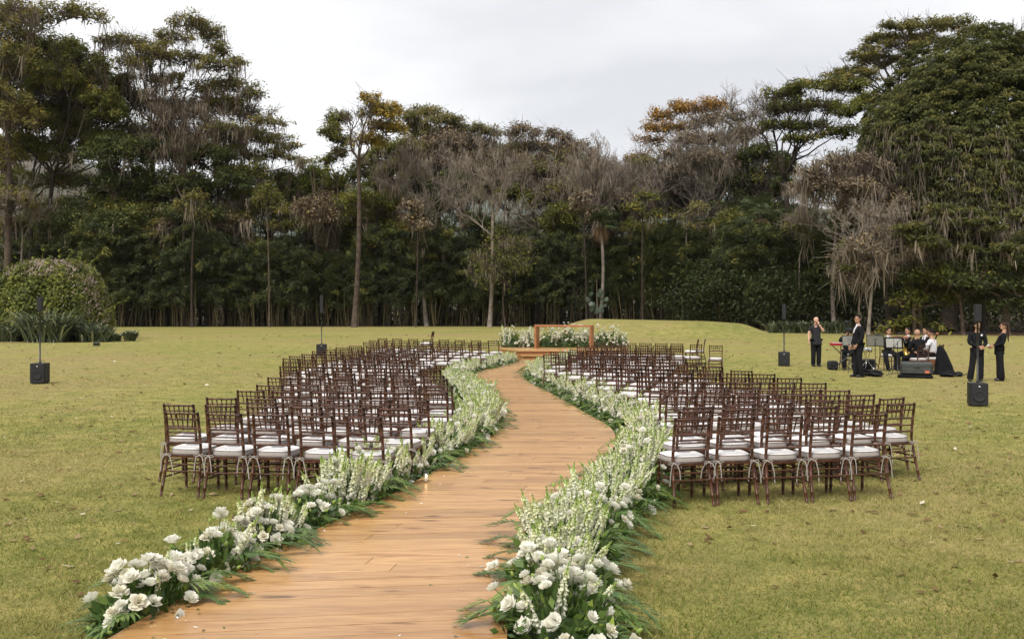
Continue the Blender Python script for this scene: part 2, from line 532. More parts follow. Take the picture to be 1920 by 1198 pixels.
LY, LX = smooth_curve(LE); RY, RX = smooth_curve(RE)
xl = lambda y: np.interp(y, LY, LX)
xr = lambda y: np.interp(y, RY, RX)
def pang(y):
    return math.tan(R(9.5)) * max(0.0, min(1.0, (13.0 - y) / 7.0))
DECK_Z = 0.15

def wood_mat(name, dark, light, gloss, rep=1.0):
    m, nt, out = newmat(name)
    tc = nt.nodes.new('ShaderNodeTexCoord')
    oi = nt.nodes.new('ShaderNodeObjectInfo')
    ofs = nt.nodes.new('ShaderNodeVectorMath'); ofs.operation = 'SCALE'
    cmb = nt.nodes.new('ShaderNodeCombineXYZ')
    for k in range(3): nt.links.new(oi.outputs['Random'], cmb.inputs[k])
    nt.links.new(cmb.outputs[0], ofs.inputs[0]); ofs.inputs['Scale'].default_value = 57.0
    add = nt.nodes.new('ShaderNodeVectorMath'); nt.links.new(tc.outputs['Object'], add.inputs[0]); nt.links.new(ofs.outputs[0], add.inputs[1])
    mp = nt.nodes.new('ShaderNodeMapping'); mp.inputs['Scale'].default_value = (1.1 * rep, 6.5 * rep, 6.5 * rep)
    nt.links.new(add.outputs[0], mp.inputs['Vector'])
    grain = noise(nt, 1.6, 6.0, mp.outputs[0], 0.6, 0.9)
    mp2 = nt.nodes.new('ShaderNodeMapping'); mp2.inputs['Scale'].default_value = (1.1, 40.0, 40.0)
    nt.links.new(add.outputs[0], mp2.inputs['Vector'])
    fib = noise(nt, 2.0, 3.0, mp2.outputs[0], 0.7)
    mid = tuple((a * 0.35 + b * 0.65) for a, b in zip(dark, light))
    base = ramp(nt, [(0.25, dark), (0.40, mid), (0.62, light)], grain.outputs['Fac'])
    fr = ramp(nt, [(0.3, (0.78, 0.74, 0.70)), (0.65, (1.06, 1.06, 1.06))], fib.outputs['Fac'])
    c = mixc(nt, base.outputs[0], fr.outputs[0], 1.0, 'MULTIPLY')
    # knots
    mp3 = nt.nodes.new('ShaderNodeMapping'); mp3.inputs['Scale'].default_value = (1.3, 4.6, 4.6)
    nt.links.new(add.outputs[0], mp3.inputs['Vector'])
    nzk = noise(nt, 2.0, 2.0, mp3.outputs[0]); 
    sm = nt.nodes.new('ShaderNodeVectorMath'); sm.operation = 'SCALE'; sm.inputs['Scale'].default_value = 0.5
    nt.links.new(nzk.outputs['Color'], sm.inputs[0])
    ad2 = nt.nodes.new('ShaderNodeVectorMath'); nt.links.new(mp3.outputs[0], ad2.inputs[0]); nt.links.new(sm.outputs[0], ad2.inputs[1])
    vo = nt.nodes.new('ShaderNodeTexVoronoi'); vo.inputs['Scale'].default_value = 1.0
    nt.links.new(ad2.outputs[0], vo.inputs['Vector'])
    kr = ramp(nt, [(0.0, (1, 1, 1)), (0.08, (0.8, 0.8, 0.8)), (0.20, (0, 0, 0))], vo.outputs['Distance'])
    c = mixc(nt, c, tuple(q * 0.5 for q in dark), kr.outputs[0])
    # board to board tone
    tn = ramp(nt, [(0.0, (0.80, 0.77, 0.74)), (0.5, (1.0, 0.99, 0.97)), (1.0, (1.12, 1.12, 1.10))], oi.outputs['Random'])
    c = mixc(nt, c, tn.outputs[0], 1.0, 'MULTIPLY')
    b = nt.nodes.new('ShaderNodeBsdfPrincipled')
    nt.links.new(c, b.inputs['Base Color'])
    b.inputs['Roughness'].default_value = gloss; b.inputs['Specular IOR Level'].default_value = 0.45
    bp = nt.nodes.new('ShaderNodeBump'); bp.inputs['Strength'].default_value = 0.12; bp.inputs['Distance'].default_value = 0.004
    nt.links.new(fib.outputs['Fac'], bp.inputs['Height']); nt.links.new(bp.outputs[0], b.inputs['Normal'])
    nt.links.new(b.outputs[0], out.inputs['Surface'])
    return m
M_PINE = wood_mat('varnished_pine', (0.28, 0.122, 0.038), (0.58, 0.338, 0.140), 0.27)
M_STAGE = wood_mat('stage_wood', (0.15, 0.055, 0.022), (0.40, 0.185, 0.075), 0.38)
M_ALTAR = wood_mat('altar_wood', (0.17, 0.065, 0.025), (0.36, 0.155, 0.060), 0.4)
M_UNDER = plain('deck_frame_wood', (0.11, 0.055, 0.03), 0.7, 0.4, 6.0, 0.3)

def edge_x(fn, yc, xc, s):
    x = fn(yc)
    for _ in range(8):
        x = float(fn(yc + s * (x - xc)))
    return x, yc + s * (x - xc)

walk = bpy.data.objects.new('wooden_walkway', None); COL.objects.link(walk); walk['kind'] = 'structure'
walk['label'] = 'winding varnished pine boardwalk between the chairs'
def make_walk():
    rg = np.random.default_rng(21)
    bounds = []
    y = 4.35
    while y < 37.0:
        bounds.append(y); y += (0.205 if y < 30 else 0.26) * rg.uniform(.93, 1.07)
    bounds.append(37.05)
    xc = lambda y: 0.5 * (xl(y) + xr(y))
    for a, b in zip(bounds[:-1], bounds[1:]):
        gap = 0.0034 if a < 12 else (0.006 if a < 20 else 0.010)
        pts = []
        for yy in (a + gap, b - gap):
            s = pang(yy); c = float(xc(yy))
            pts.append((edge_x(xl, yy, c, s), edge_x(xr, yy, c, s)))
        cuts = [0.0, 1.0]
        if a < 17.5:
            cuts = [0.0, rg.uniform(0.2, 0.8), 1.0] if rg.random() < .3 else [0.0, 1.0]
        for u0, u1 in zip(cuts[:-1], cuts[1:]):
            e0 = 0.0012 if u0 > 0 else 0; e1 = 0.0012 if u1 < 1 else 0
            q = lambda k, u: np.array(pts[k][0]) * (1 - u) + np.array(pts[k][1]) * u
            poly = np.array([q(0, u0 + e0), q(0, u1 - e1), q(1, u1 - e1), q(1, u0 + e0)])
            ctr = poly.mean(0)
            mb = MB()
            dz = rg.uniform(-0.0012, 0.0012)
            mb.prism(poly - ctr, -0.028, dz)
            mb.build('plank', M_PINE, walk, (ctr[0], ctr[1], DECK_Z))
    fr = MB()
    ys = np.linspace(4.4, 37.0, 120)
    for fn, sg in ((xl, 1), (xr, -1)):
        x = np.array([fn(q) for q in ys]) + sg * 0.05
        for k in range(len(ys) - 1):
            p = np.array([[x[k], ys[k]], [x[k] + sg * .03, ys[k]], [x[k + 1] + sg * .03, ys[k + 1]], [x[k + 1], ys[k + 1]]])
            if sg < 0: p = p[::-1]
            fr.prism(p, 0.0, 0.119)
    fr.build('edge_board', M_UNDER, walk)
make_walk()

# ------------------------------------------------------------------ stage and altar table
def make_stage():
    st = thing('wooden_stage', 'low varnished wooden stage with one step at the far end of the aisle', 'stage', (0, 0, 0))
    outline = [(-0.55, 42.9), (-0.42, 40.4), (0.22, 38.6), (3.9, 38.6), (4.7, 40.4), (4.8, 42.9)]
    def side(poly, z0, z1, name):
        mb = MB()
        n = len(poly)
        for k in range(n):
            p, q = np.array(poly[k]), np.array(poly[(k + 1) % n])
            L = np.linalg.norm(q - p); ang = math.atan2(q[1] - p[1], q[0] - p[0])
            mm = MB(); mm.box((0, 0, (z0 + z1) / 2), (L, 0.03, z1 - z0), rotz(ang)); mb.merge(mm, None, ((p[0] + q[0]) / 2, (p[1] + q[1]) / 2, 0))
        mb.build(name, M_STAGE, st)
    side(outline, 0.0, 0.375, 'fascia_board')
    # floor boards run along x
    y = 38.52
    while y < 42.9:
        y2 = min(y + 0.22, 42.9)
        def xs(yy):
            a = np.interp(yy, [38.6, 40.4, 42.9], [0.22, -0.42, -0.55]) - 0.04
            b = np.interp(yy, [38.6, 40.4, 42.9], [3.9, 4.7, 4.8]) + 0.04
            return a, b
        a0, b0 = xs(y); a1, b1 = xs(y2)
        poly = np.array([[a0, y + .004], [b0, y + .004], [b1, y2 - .004], [a1, y2 - .004]]); c = poly.mean(0)
        MB().prism(poly - c, -0.03, 0).build('floor_board', M_PINE, st, (c[0], c[1], 0.41))
        y = y2
    # step
    step = [(0.32, 38.5), (0.42, 37.8), (3.4, 37.8), (3.5, 38.5)]
    mb = MB(); mb.prism(step, 0.0, 0.225); mb.build('step_riser', M_STAGE, st)
    mb = MB(); p = np.array([(0.28, 38.57), (0.38, 37.74), (3.44, 37.74), (3.54, 38.57)]); c = p.mean(0)
    mb.prism((p - c)[[1, 2, 3, 0]], 0, 0.03); mb.build('step_tread', M_PINE, st, (c[0], c[1], 0.229))
make_stage()

def make_altar():
    a = thing('altar_table', 'plain wooden altar table open underneath standing on the stage', 'table', (2.12, 40.6, 0.412), R(-20))
    W, D, Hh, T = 2.42, 0.42, 0.96, 0.085
    MB().box((0, 0, Hh - T / 2), (W, D, T), bev=0.006).build('table_top', M_ALTAR, a)
    for s in (-1, 1):
        MB().box((s * (W / 2 - T / 2 - 0.002), 0, (Hh - T) / 2 - 0.001), (T, D - 0.004, Hh - T), bev=0.006).build('leg', M_ALTAR, a)
    p = thing('paper_sheet', 'small white paper lying on the altar table top', 'paper', (2.78, 40.36, 0.412 + Hh), R(-14))
    p2 = MB(); p2.box((0, 0, 0.006), (0.22, 0.16, 0.012)); p2.build('page', plain('paper', (0.8, 0.8, 0.78), 0.7, 0.03), p)
make_altar()

# petals and leaf bits that fell on the planks
def litter():
    rg = np.random.default_rng(71); n = 170
    y = 5.6 + 20 * rg.random(n) ** 1.5; side = rg.random(n) < .5
    e = np.abs(rg.normal(0, .28, n)) + .08
    x = np.where(side, xl(y) + e, xr(y) - e)
    c = np.stack([x, y, np.full(n, DECK_Z + .006)], -1); s_ = rg.uniform(.008, .022, n); a = rg.uniform(0, 6.28, n)
    t = np.stack([np.cos(a), np.sin(a), rg.uniform(0, .3, n)], -1) * s_[:, None]; b = np.stack([-np.sin(a), np.cos(a), rg.uniform(0, .3, n)], -1) * s_[:, None] * .5
    v = np.stack([c - t, c - b, c + t, c + b], 1); v[..., 2] = np.maximum(v[..., 2], DECK_Z + .004)
    m = leafmat('fallen_bits', [(0, (.05, .09, .03)), (.45, (.12, .17, .05)), (.55, (.6, .58, .5)), (1, (.85, .83, .76))], .1)
    g = MB(); g.add(v.reshape(-1, 3), np.arange(4 * n).reshape(-1, 4), rg.random(n))
    tag(g.build('fallen_petals', m, kind='stuff'), 'small petals and leaf bits fallen on the planks', 'petals')
litter()

# ------------------------------------------------------------------ chairs
M_CHAIR = plain('dark_stained_wood', (0.082, 0.032, 0.016), 0.36, 0.35, 9.0, 0.32, col2=(0.028, 0.011, 0.007))
M_RING = plain('worn_wood_joint', (0.16, 0.060, 0.035), 0.4, 0.2, 9.0, 0.5)
M_CUSH = plain('offwhite_cotton', (0.80, 0.775, 0.75), 0.85, 0.04, 7.0, 0.1, bump=0.25)
M_LINEN = plain('grey_linen', (0.37, 0.33, 0.305), 0.9, 0.08, 14.0, 0.1, bump=0.2)
M_PIPE = plain('taupe_piping', (0.27, 0.235, 0.215), 0.9, 0.1, 20.0, 0.1)
M_CARD = plain('grey_card', (0.50, 0.50, 0.53), 0.6, 0.04, 8.0, 0.2)

def bamboo_tube(mb, pts, r, sides, joints):
    """turned stick with the little raised rings of a bamboo-look chair"""
    pts = np.asarray(pts, float)
    seg = np.r_[0, np.cumsum(np.linalg.norm(np.diff(pts, axis=0), axis=1))]
    ts = [0.0]; rs = [r]; L = seg[-1]
    rf = lambda s: r
    for j in joints:
        s = j * L
        for o, k in ((-.007, 1.0), (-.003, 1.22), (.003, 1.22), (.007, 1.0)):
            if 0 < s + o < L: ts.append(s + o); rs.append(r * k)
    ts.append(L); rs.append(r)
    for s in seg[1:-1]: ts.append(s); rs.append(r)
    o = np.argsort(ts, kind='stable'); ts = np.array(ts)[o]; rs = np.array(rs)[o]
    q = np.stack([np.interp(ts, seg, pts[:, k]) for k in range(3)], -1)
    mb.tube(q, rs, sides)

def rear_post(s):
    return [(s * .222, -.115, 0.0), (s * .208, -.062, .22), (s * .196, -.010, .44), (s * .194, -.004, .52), (s * .191, -.028, .72), (s * .189, -.066, .925)]
def px_post(z):
    a = np.array(rear_post(1)); return np.interp(z, a[:, 2], a[:, 0]), np.interp(z, a[:, 2], a[:, 1])

def superell(w, d, n, p=3.2, taper=0.0):
    th = np.linspace(0, 2 * PI, n, endpoint=False)
    c, s = np.cos(th), np.sin(th)
    x = np.sign(c) * np.abs(c) ** (2 / p) * w / 2; y = np.sign(s) * np.abs(s) ** (2 / p) * d / 2
    return np.stack([x * (1 + taper * y / d), y], -1)

def cushion_mesh(n=28, seed=0):
    rg = np.random.default_rng(seed)
    o = superell(0.425, 0.42, n, 3.6, 0.10)
    wob = rg.normal(0, 0.006, n)
    mb = MB()
    lev = [(0.440, 0.965, 1), (0.452, 1.005, 1), (0.470, 1.012, 1), (0.488, 1.0, 1), (0.506, .985, 1), (0.517, .93, 0), (0.528, .72, 0), (0.533, .40, 0)]
    v = []
    for z, k, sk in lev:
        zz = np.full(n, z)
        if z < .445: zz = z + wob * 1.3 - 0.006
        v.append(np.c_[o * k, zz])
    v.append(np.array([[0, 0, 0.534]]))
    v = np.concatenate(v) + np.array([0, .205, 0])
    f = []
    for a in range(len(lev) - 1):
        for k in range(n):
            f.append([a * n + k, a * n + (k + 1) % n, (a + 1) * n + (k + 1) % n, (a + 1) * n + k])
    b = (len(lev) - 1) * n
    tri = [[b + k, b + (k + 1) % n, len(v) - 1] for k in range(n)]
    nf = 4 * n
    for k, fc in enumerate(f): pass
    mb.add(v, f[:nf], mi=1, smooth=True)
    base = 0
    mb.f.append(np.array(f[nf:])); mb.val.append(np.full(len(f) - nf, .5)); mb.mi.append(np.zeros(len(f) - nf, int)); mb.sm.append(np.full(len(f) - nf, True))
    mb.f.append(np.array(tri)); mb.val.append(np.full(n, .5)); mb.mi.append(np.zeros(n, int)); mb.sm.append(np.full(n, True))
    return mb.mesh('cushion', [M_CUSH, M_LINEN])

def piping_mesh(n=28):
    mb = MB()
    for z, k in ((0.506, .995), (0.459, 1.017)):
        o = superell(0.425, 0.42, n, 3.6, 0.10) * k
        p = np.c_[o, np.full(n, z)] + np.array([0, .205, 0]); p = np.r_[p, p[:1]]
        mb.tube(p, 0.0042, 4, cap=False)
    return mb.mesh('piping', M_PIPE)

def tie_mesh(s, seed):
    rg = np.random.default_rng(seed)
    mb = MB()
    x0, y0, z0 = s * .197, -.012, .452
    wx = rg.uniform(.7, 1.3)
    def strap(pts, w):
        pts = np.array(pts, float)
        t = unit(np.gradient(pts, axis=0)); sd = unit(np.cross(t, [0, 1.0, 0.15]))
        v = np.concatenate([pts - sd * w, pts + sd * w]); n = len(pts)
        mb.add(v, [[k, k + 1, n + k + 1, n + k] for k in range(n - 1)], smooth=True)
    # knot, two loops, two tails
    mb.ball((x0, y0 - .026, z0), (.013, .011, .013), 6, 4)
    for q, sg in enumerate((-1, 1)):
        L = rg.uniform(.14, .24); sp = rg.uniform(.03, .09)
        strap([(x0, y0 - .03, z0), (x0 + sg * sp * .7, y0 - .042, z0 - .02), (x0 + sg * sp * 1.1, y0 - .04, z0 - L * .5), (x0 + sg * sp * 1.25, y0 - .036, z0 - L)], .0055)
        lp = rg.uniform(.03, .055)
        strap([(x0, y0 - .03, z0), (x0 + sg * lp, y0 - .04, z0 + .016), (x0 + sg * lp * 1.3, y0 - .036, z0 - .002), (x0 + sg * lp * .6, y0 - .034, z0 - .014), (x0, y0 - .03, z0)], .005)
    ring = [(x0 + .021 * math.cos(a), y0 + .021 * math.sin(a), z0) for a in np.linspace(0, 2 * PI, 9)]
    mb.tube(ring, .006, 4, cap=False)
    return mb.mesh('tie', M_LINEN)

RAILS = [(.905, .0115), (.842, .0085), (.740, .0115), (.655, .0085), (.580, .0115)]
def rail_mesh(z, r, sides=7):
    x, y = px_post(z); mb = MB()
    bamboo_tube(mb, [(-x, y, z), (x, y, z)], r, sides, (0.14, 0.5, 0.86)); return mb
def spindle_mesh(k, sides=6):
    mb = MB(); u = (k - 2) * .0625
    y0, y1 = px_post(.905)[1], px_post(.740)[1]
    bamboo_tube(mb, [(u * 1.03, y0, .900), (u * .86, y1, .740)], .0075, sides, (0.38,)); return mb
def post_mesh(s, sides=9):
    mb = MB(); bamboo_tube(mb, rear_post(s), .0160, sides, (.12, .30, .47, .62, .78, .93)); return mb
def leg_mesh(s, sides=9):
    mb = MB(); bamboo_tube(mb, [(s * .198, .405, 0), (s * .196, .392, .25), (s * .194, .385, .438)], .0165, sides, (.2, .5, .8)); return mb
def seat_mesh():
    mb = MB()
    for p, q in (((-.196, -.008, .432), (.196, -.008, .432)), ((-.196, .388, .432), (.196, .388, .432)), ((-.197, -.008, .430), (-.197, .388, .430)), ((.197, -.008, .430), (.197, .388, .430))):
        p, q = np.array(p), np.array(q); c = (p + q) / 2; L = np.linalg.norm(q - p)
        mb.box(c, (L, .030, .026) if abs(q[0] - p[0]) > .1 else (.030, L, .026))
    mb.box((0, .19, .4345), (.36, .365, .008))
    return mb
STR = []
def lerp_post(z): x, y = px_post(z); return x, y
for z in (.31, .225):
    STR.append(((-.196, .392, z), (.196, .392, z), .0095))
x, y = px_post(.27); STR.append(((-x, y, .27), (x, y, .27), .0095))
x, y = px_post(.345); STR.append(((-x, y, .345), (x, y, .345), .0095))
for s in (-1, 1):
    for z in (.285, .205):
        x, y = px_post(z); STR.append(((s * x, y, z), (s * .196, .393, z), .0095))

def make_chairs():
    near = thing('chiavari_chair', 'x', 'chair', (0, 0, 0))
    far = thing('chiavari_chair', 'x', 'chair', (0, 0, 0))
    cm = [cushion_mesh(28, s) for s in range(3)]
    pm = piping_mesh()
    posts = [post_mesh(s).mesh('back_post', M_CHAIR) for s in (-1, 1)]
    legs = [leg_mesh(s).mesh('leg', M_CHAIR) for s in (-1, 1)]
    for m in posts + legs: link(m.name.split('.')[0], m, near)
    rails = [rail_mesh(z, r) for z, r in RAILS]; spin = [spindle_mesh(k) for k in range(5)]
    for r in rails: r.build('rail', M_CHAIR, near)
    for s in spin: s.build('spindle', M_CHAIR, near)
    for p, q, r in STR:
        mb = MB(); bamboo_tube(mb, [p, q], r, 7, (.25, .75)); mb.build('stretcher', M_CHAIR, near)
    sm = seat_mesh().mesh('seat_frame', M_CHAIR); link('seat_frame', sm, near)
    ties = [[tie_mesh(s, 5 * k + s + 2) for s in (-1, 1)] for k in range(4)]
    card = MB(); card.box((0, .17, .5385), (.13, .055, .003)); cardm = card.mesh('place_card', M_CARD)
    # chairs farther off: same shapes, the back's rails and sticks and the stretchers as one mesh each
    for s in (0, 1):
        mb = MB(); bamboo_tube(mb, rear_post((-1, 1)[s]), .0160, 6, (.3, .62)); mb.build('back_post', M_CHAIR, far)
        mb = MB(); mb.tube([((-1, 1)[s] * .198, .405, 0), ((-1, 1)[s] * .194, .385, .438)], .0165, 6); mb.build('leg', M_CHAIR, far)
    bk = MB()
    for z, r in RAILS:
        x, y = px_post(z); bk.tube([(-x, y, z), (x, y, z)], r, 5)
    for k in range(5):
        u = (k - 2) * .0625; bk.tube([(u * 1.03, px_post(.905)[1], .900), (u * .86, px_post(.740)[1], .740)], .0075, 4)
    bk.build('backrest', M_CHAIR, far)
    ss = MB()
    for p, q, r in STR: ss.tube([p, q], r, 4)
    ss.build('stretchers', M_CHAIR, far)
    link('seat_frame', sm, far)
    fc = link('cushion', cushion_mesh(18, 9), far)

    rg = np.random.default_rng(33)
    state = {'near': False, 'far': False}
    def place(x, y, rz, label, group, detail, card_on):
        root = near if detail else far
        key = 'near' if detail else 'far'
        r = dup(root, (x, y, 0), rz, label, group)
        return r
    todo = []
    # rows: (left end px,py) (right end px,py) of the top rail, number of chairs (0 = from the width)
    LROWS = [((340, 772), (679, 780), 5), ((335, 757), (735, 765), 6), ((414, 745), (777, 750), 6), ((469, 732), (811, 735), 6), ((509, 721), (827, 723), 6),
             ((522, 707), (818, 709.5), 6), ((543, 696.5), (813, 703), 6), ((542, 687), (807, 692.5), 6), ((546, 679.5), (790, 684), 6), ((545, 672), (776, 676), 7),
             ((557, 667), (754, 670), 6), ((580, 663.5), (760, 665), 6), ((597, 658), (772, 661), 6), ((616, 654), (786, 657), 6), ((641, 651), (824, 653.6), 7),
             ((667, 648), (851, 649.5), 7), ((689, 641.5), (887, 645.5), 8), ((702, 637.5), (905, 642), 8), ((717, 634), (924, 638.5), 8)]
    RROWS = [((1294, 783), (1634, 776), 5), ((1300, 768.5), (1692, 756), 6), ((1312, 761), (1671, 745.5), 6), ((1278, 741), (1617, 739), 6), ((1266, 728.5), (1571, 731), 6),
             ((1238, 716), (1522, 717), 6), ((1216, 705.5), (1481, 708), 6), ((1177, 696.5), (1431, 700.5), 6), ((1138, 688.6), (1384, 694), 6), ((1103, 681), (1338, 687), 6),
             ((1078, 673.5), (1303, 679), 6), ((1056, 668), (1270, 672), 6), ((1037, 664.5), (1243, 667), 6), ((1047, 659), (1250, 661), 7), ((1080, 655.5), (1240, 656.5), 6),
             ((1096, 651.5), (1268, 652.5), 7), ((1107, 647), (1268, 648.5), 6), ((1127, 642), (1269, 644), 6)]
    for rows, side in ((LROWS, 'left'), (RROWS, 'right')):
        for ri, (a, b, n) in enumerate(rows):
            da, db = F * (EYE - .925) / (a[1] - HOR), F * (EYE - .925) / (b[1] - HOR)
            pa = np.array([(a[0] - 960) * da / F, da]); pb = np.array([(b[0] - 960) * db / F, db])
            ang = math.atan2(pb[1] - pa[1], pb[0] - pa[0])
            ang = max(-.42, min(.42, ang))
            for k in range(n):
                u = k / (n - 1.0)
                p = pa * (1 - u) + pb * u + rg.normal(0, .022, 2)
                curve = 0.0
                idx = (n - 1 - k) if side == 'left' else k
                rz = ang + rg.normal(0, .045)
                # top rail leans back, so the seat stands a little ahead of it
                p = p + np.array([-math.sin(rz), math.cos(rz)]) * .064
                lab = 'dark chair %s from the aisle, %s row from the camera, %s block' % (ORD[idx], ORD[ri], side)
                todo.append((p[0], p[1], rz, lab, 'wedding chairs in the %s block' % side, ri, side, idx))
    for x, y, rz, lab, gp, ri, side, idx in todo:
        det = ri < 6
        r = place(x, y, rz, lab, gp, det, ri < 3)
        if det:
            c = link('cushion', cm[int(rg.integers(3))], r)
            link('piping', pm, c)
            t = ties[int(rg.integers(4))]
            for k in (0, 1): link('tie', t[k], c)
            if ri < 3: link('place_card', cardm, c)
    # odd chairs
    def odd(x, y, rz, lab, z=0.0):
        r = dup(far, (x, y, z), rz, lab)
        if 'group' in r: del r['group']
        return r
    p = P(1304, 643, 31.4); odd(p[0], p[1], R(14), 'dark wooden chair standing alone right of the back rows, left of its pair')
    p = P(1342, 646, 30.6); odd(p[0], p[1], R(-8), 'dark wooden chair standing alone right of the back rows, right of its pair')
    p = P(1306, 637, 36); odd(p[0], p[1], R(75), 'dark wooden chair turned sideways behind the right block, left one of two')
    p = P(1319, 637, 36.4); odd(p[0], p[1], R(80), 'dark wooden chair turned sideways behind the right block, right one of two')
    p = P(809, 640, 35.5); odd(p[0], p[1], R(84), 'dark wooden chair stacked sideways on top of a back row chair', z=.30)
    return near, far, cm, pm, ties
CH_NEAR, CH_FAR, CUSH_M, PIPE_M, TIES = make_chairs()

# ------------------------------------------------------------------ flowers
M_PETAL = leafmat('white_petal', [(0.0, (0.76, 0.75, 0.48)), (0.35, (0.88, 0.86, 0.72)), (1.0, (0.93, 0.92, 0.85))], 0.38, 0.55, 0.2)
M_ROSE = leafmat('cream_petal', [(0.0, (0.62, 0.62, 0.36)), (0.4, (0.78, 0.74, 0.56)), (1.0, (0.85, 0.82, 0.70))], 0.30, 0.55, 0.2)
M_SNAP = leafmat('snapdragon_floret', [(0.0, (0.22, 0.33, 0.06)), (0.25, (0.46, 0.58, 0.16)), (0.45, (0.80, 0.83, 0.46)), (0.70, (0.88, 0.88, 0.68)), (1.0, (0.92, 0.92, 0.82))], 0.30, 0.6, 0.2)
M_STEM = leafmat('flower_stem', [(0.0, (0.06, 0.11, 0.025)), (1.0, (0.14, 0.22, 0.05))], 0.1, 0.6, 0.2)
M_FLEAF = leafmat('arrangement_leaf', [(0.0, (0.0390, 0.0750, 0.0180)), (0.5, (0.0845, 0.1438, 0.0320)), (0.85, (0.1495, 0.2250, 0.0450)), (1.0, (0.3120, 0.3875, 0.0700))], 0.25, 0.45, 0.35)
M_FROND = leafmat('palm_leaflet', [(0.0, (0.0653, 0.1283, 0.0330)), (0.5, (0.1232, 0.2025, 0.0495)), (1.0, (0.2900, 0.3645, 0.0660))], 0.25, 0.4, 0.4)
M_PEACH = leafmat('peach_petal', [(0.0, (0.70, 0.52, 0.28)), (1.0, (0.84, 0.72, 0.52))], 0.3, 0.55, 0.2)

def petal_patch(mb, rg, base_r, length, width, open_a, az, curl, ruffle, z0, val, nu=3, nt=4, mi=0):
    """one petal: a cupped strip with a wavy outer edge"""
    v = []
    ph = rg.uniform(0, 6)
    for k in range(nt):
        t = k / (nt - 1.0)
        ww = width * (0.35 + 0.65 * math.sin(min(1.0, t * 1.15) * PI * 0.62))
        oa = open_a + curl * t * t
        rr = base_r + length * (t * math.sin(open_a) * (1 - .3 * t) + t * t * 0.3 * math.sin(oa))
        zz = z0 + length * (t * math.cos(open_a) * (1 - .3 * t) + t * t * 0.3 * math.cos(oa))
        for q in range(nu):
            u = q / (nu - 1.0) * 2 - 1
            wv = ruffle * t * math.sin(ph + u * 3.5)
            r2 = rr - 0.25 * width * u * u * (1 - 0.4 * t) + wv
            a = az + u * ww / max(rr + 0.5 * width, 0.012)
            v.append((r2 * math.cos(a), r2 * math.sin(a), zz + wv * .8 + (-.2 * width * u * u * t)))
    f = [[k * nu + q, k * nu + q + 1, (k + 1) * nu + q + 1, (k + 1) * nu + q] for k in range(nt - 1) for q in range(nu - 1)]
    mb.add(v, f, [min(1, max(0, val + .25 * (i // (nu - 1)) / (nt - 1.0) - .1)) for i in range(len(f))], mi, True)

def lisianthus(seed):
    rg = np.random.default_rng(seed); mb = MB()
    for lay, (n, ln, wd, oa, cu) in enumerate(((7, .058, .036, 1.20, -.5), (7, .058, .034, .92, -.35), (6, .056, .030, .62, -.2), (6, .052, .024, .36, 0), (5, .046, .016, .14, .1))):
        for k in range(n):
            petal_patch(mb, rg, .004, ln * rg.uniform(.9, 1.1), wd, oa + rg.normal(0, .09), 2 * PI * k / n + lay * .6 + rg.normal(0, .12), cu, .006, 0.0, .60 + .1 * lay * rg.random())
    mb.ball((0, 0, .012), (.008, .008, .012), 6, 4, val=.05)
    return mb.mesh('lisianthus', M_PETAL)

def rose(seed, mat=None):
    rg = np.random.default_rng(seed); mb = MB()
    for lay, (n, ln, wd, oa, cu) in enumerate(((5, .060, .040, .85, .65), (5, .060, .036, .55, .55), (5, .060, .030, .30, .35), (4, .058, .022, .12, .1), (3, .054, .012, .03, -.1))):
        for k in range(n):
            petal_patch(mb, rg, .005, ln * rg.uniform(.93, 1.07), wd, oa + rg.normal(0, .06), 2 * PI * k / n + lay * .7 + rg.normal(0, .1), cu, .003, 0.0, .35 + .1 * (4 - lay))
    for k in range(5):
        a = k * 2 * PI / 5
        petal_patch(mb, rg, .003, .03, .008, 1.25, a, .3, 0, -.002, .5, 3, 3, mi=1)
    return mb.mesh('rose', [mat or M_ROSE, M_FLEAF])

def bud(seed):
    rg = np.random.default_rng(seed); mb = MB()
    mb.lathe([(.001, 0), (.011, .008), (.014, .020), (.010, .034), (.002, .046)], sides=7, val=.12)
    return mb.mesh('flower_bud', M_SNAP)

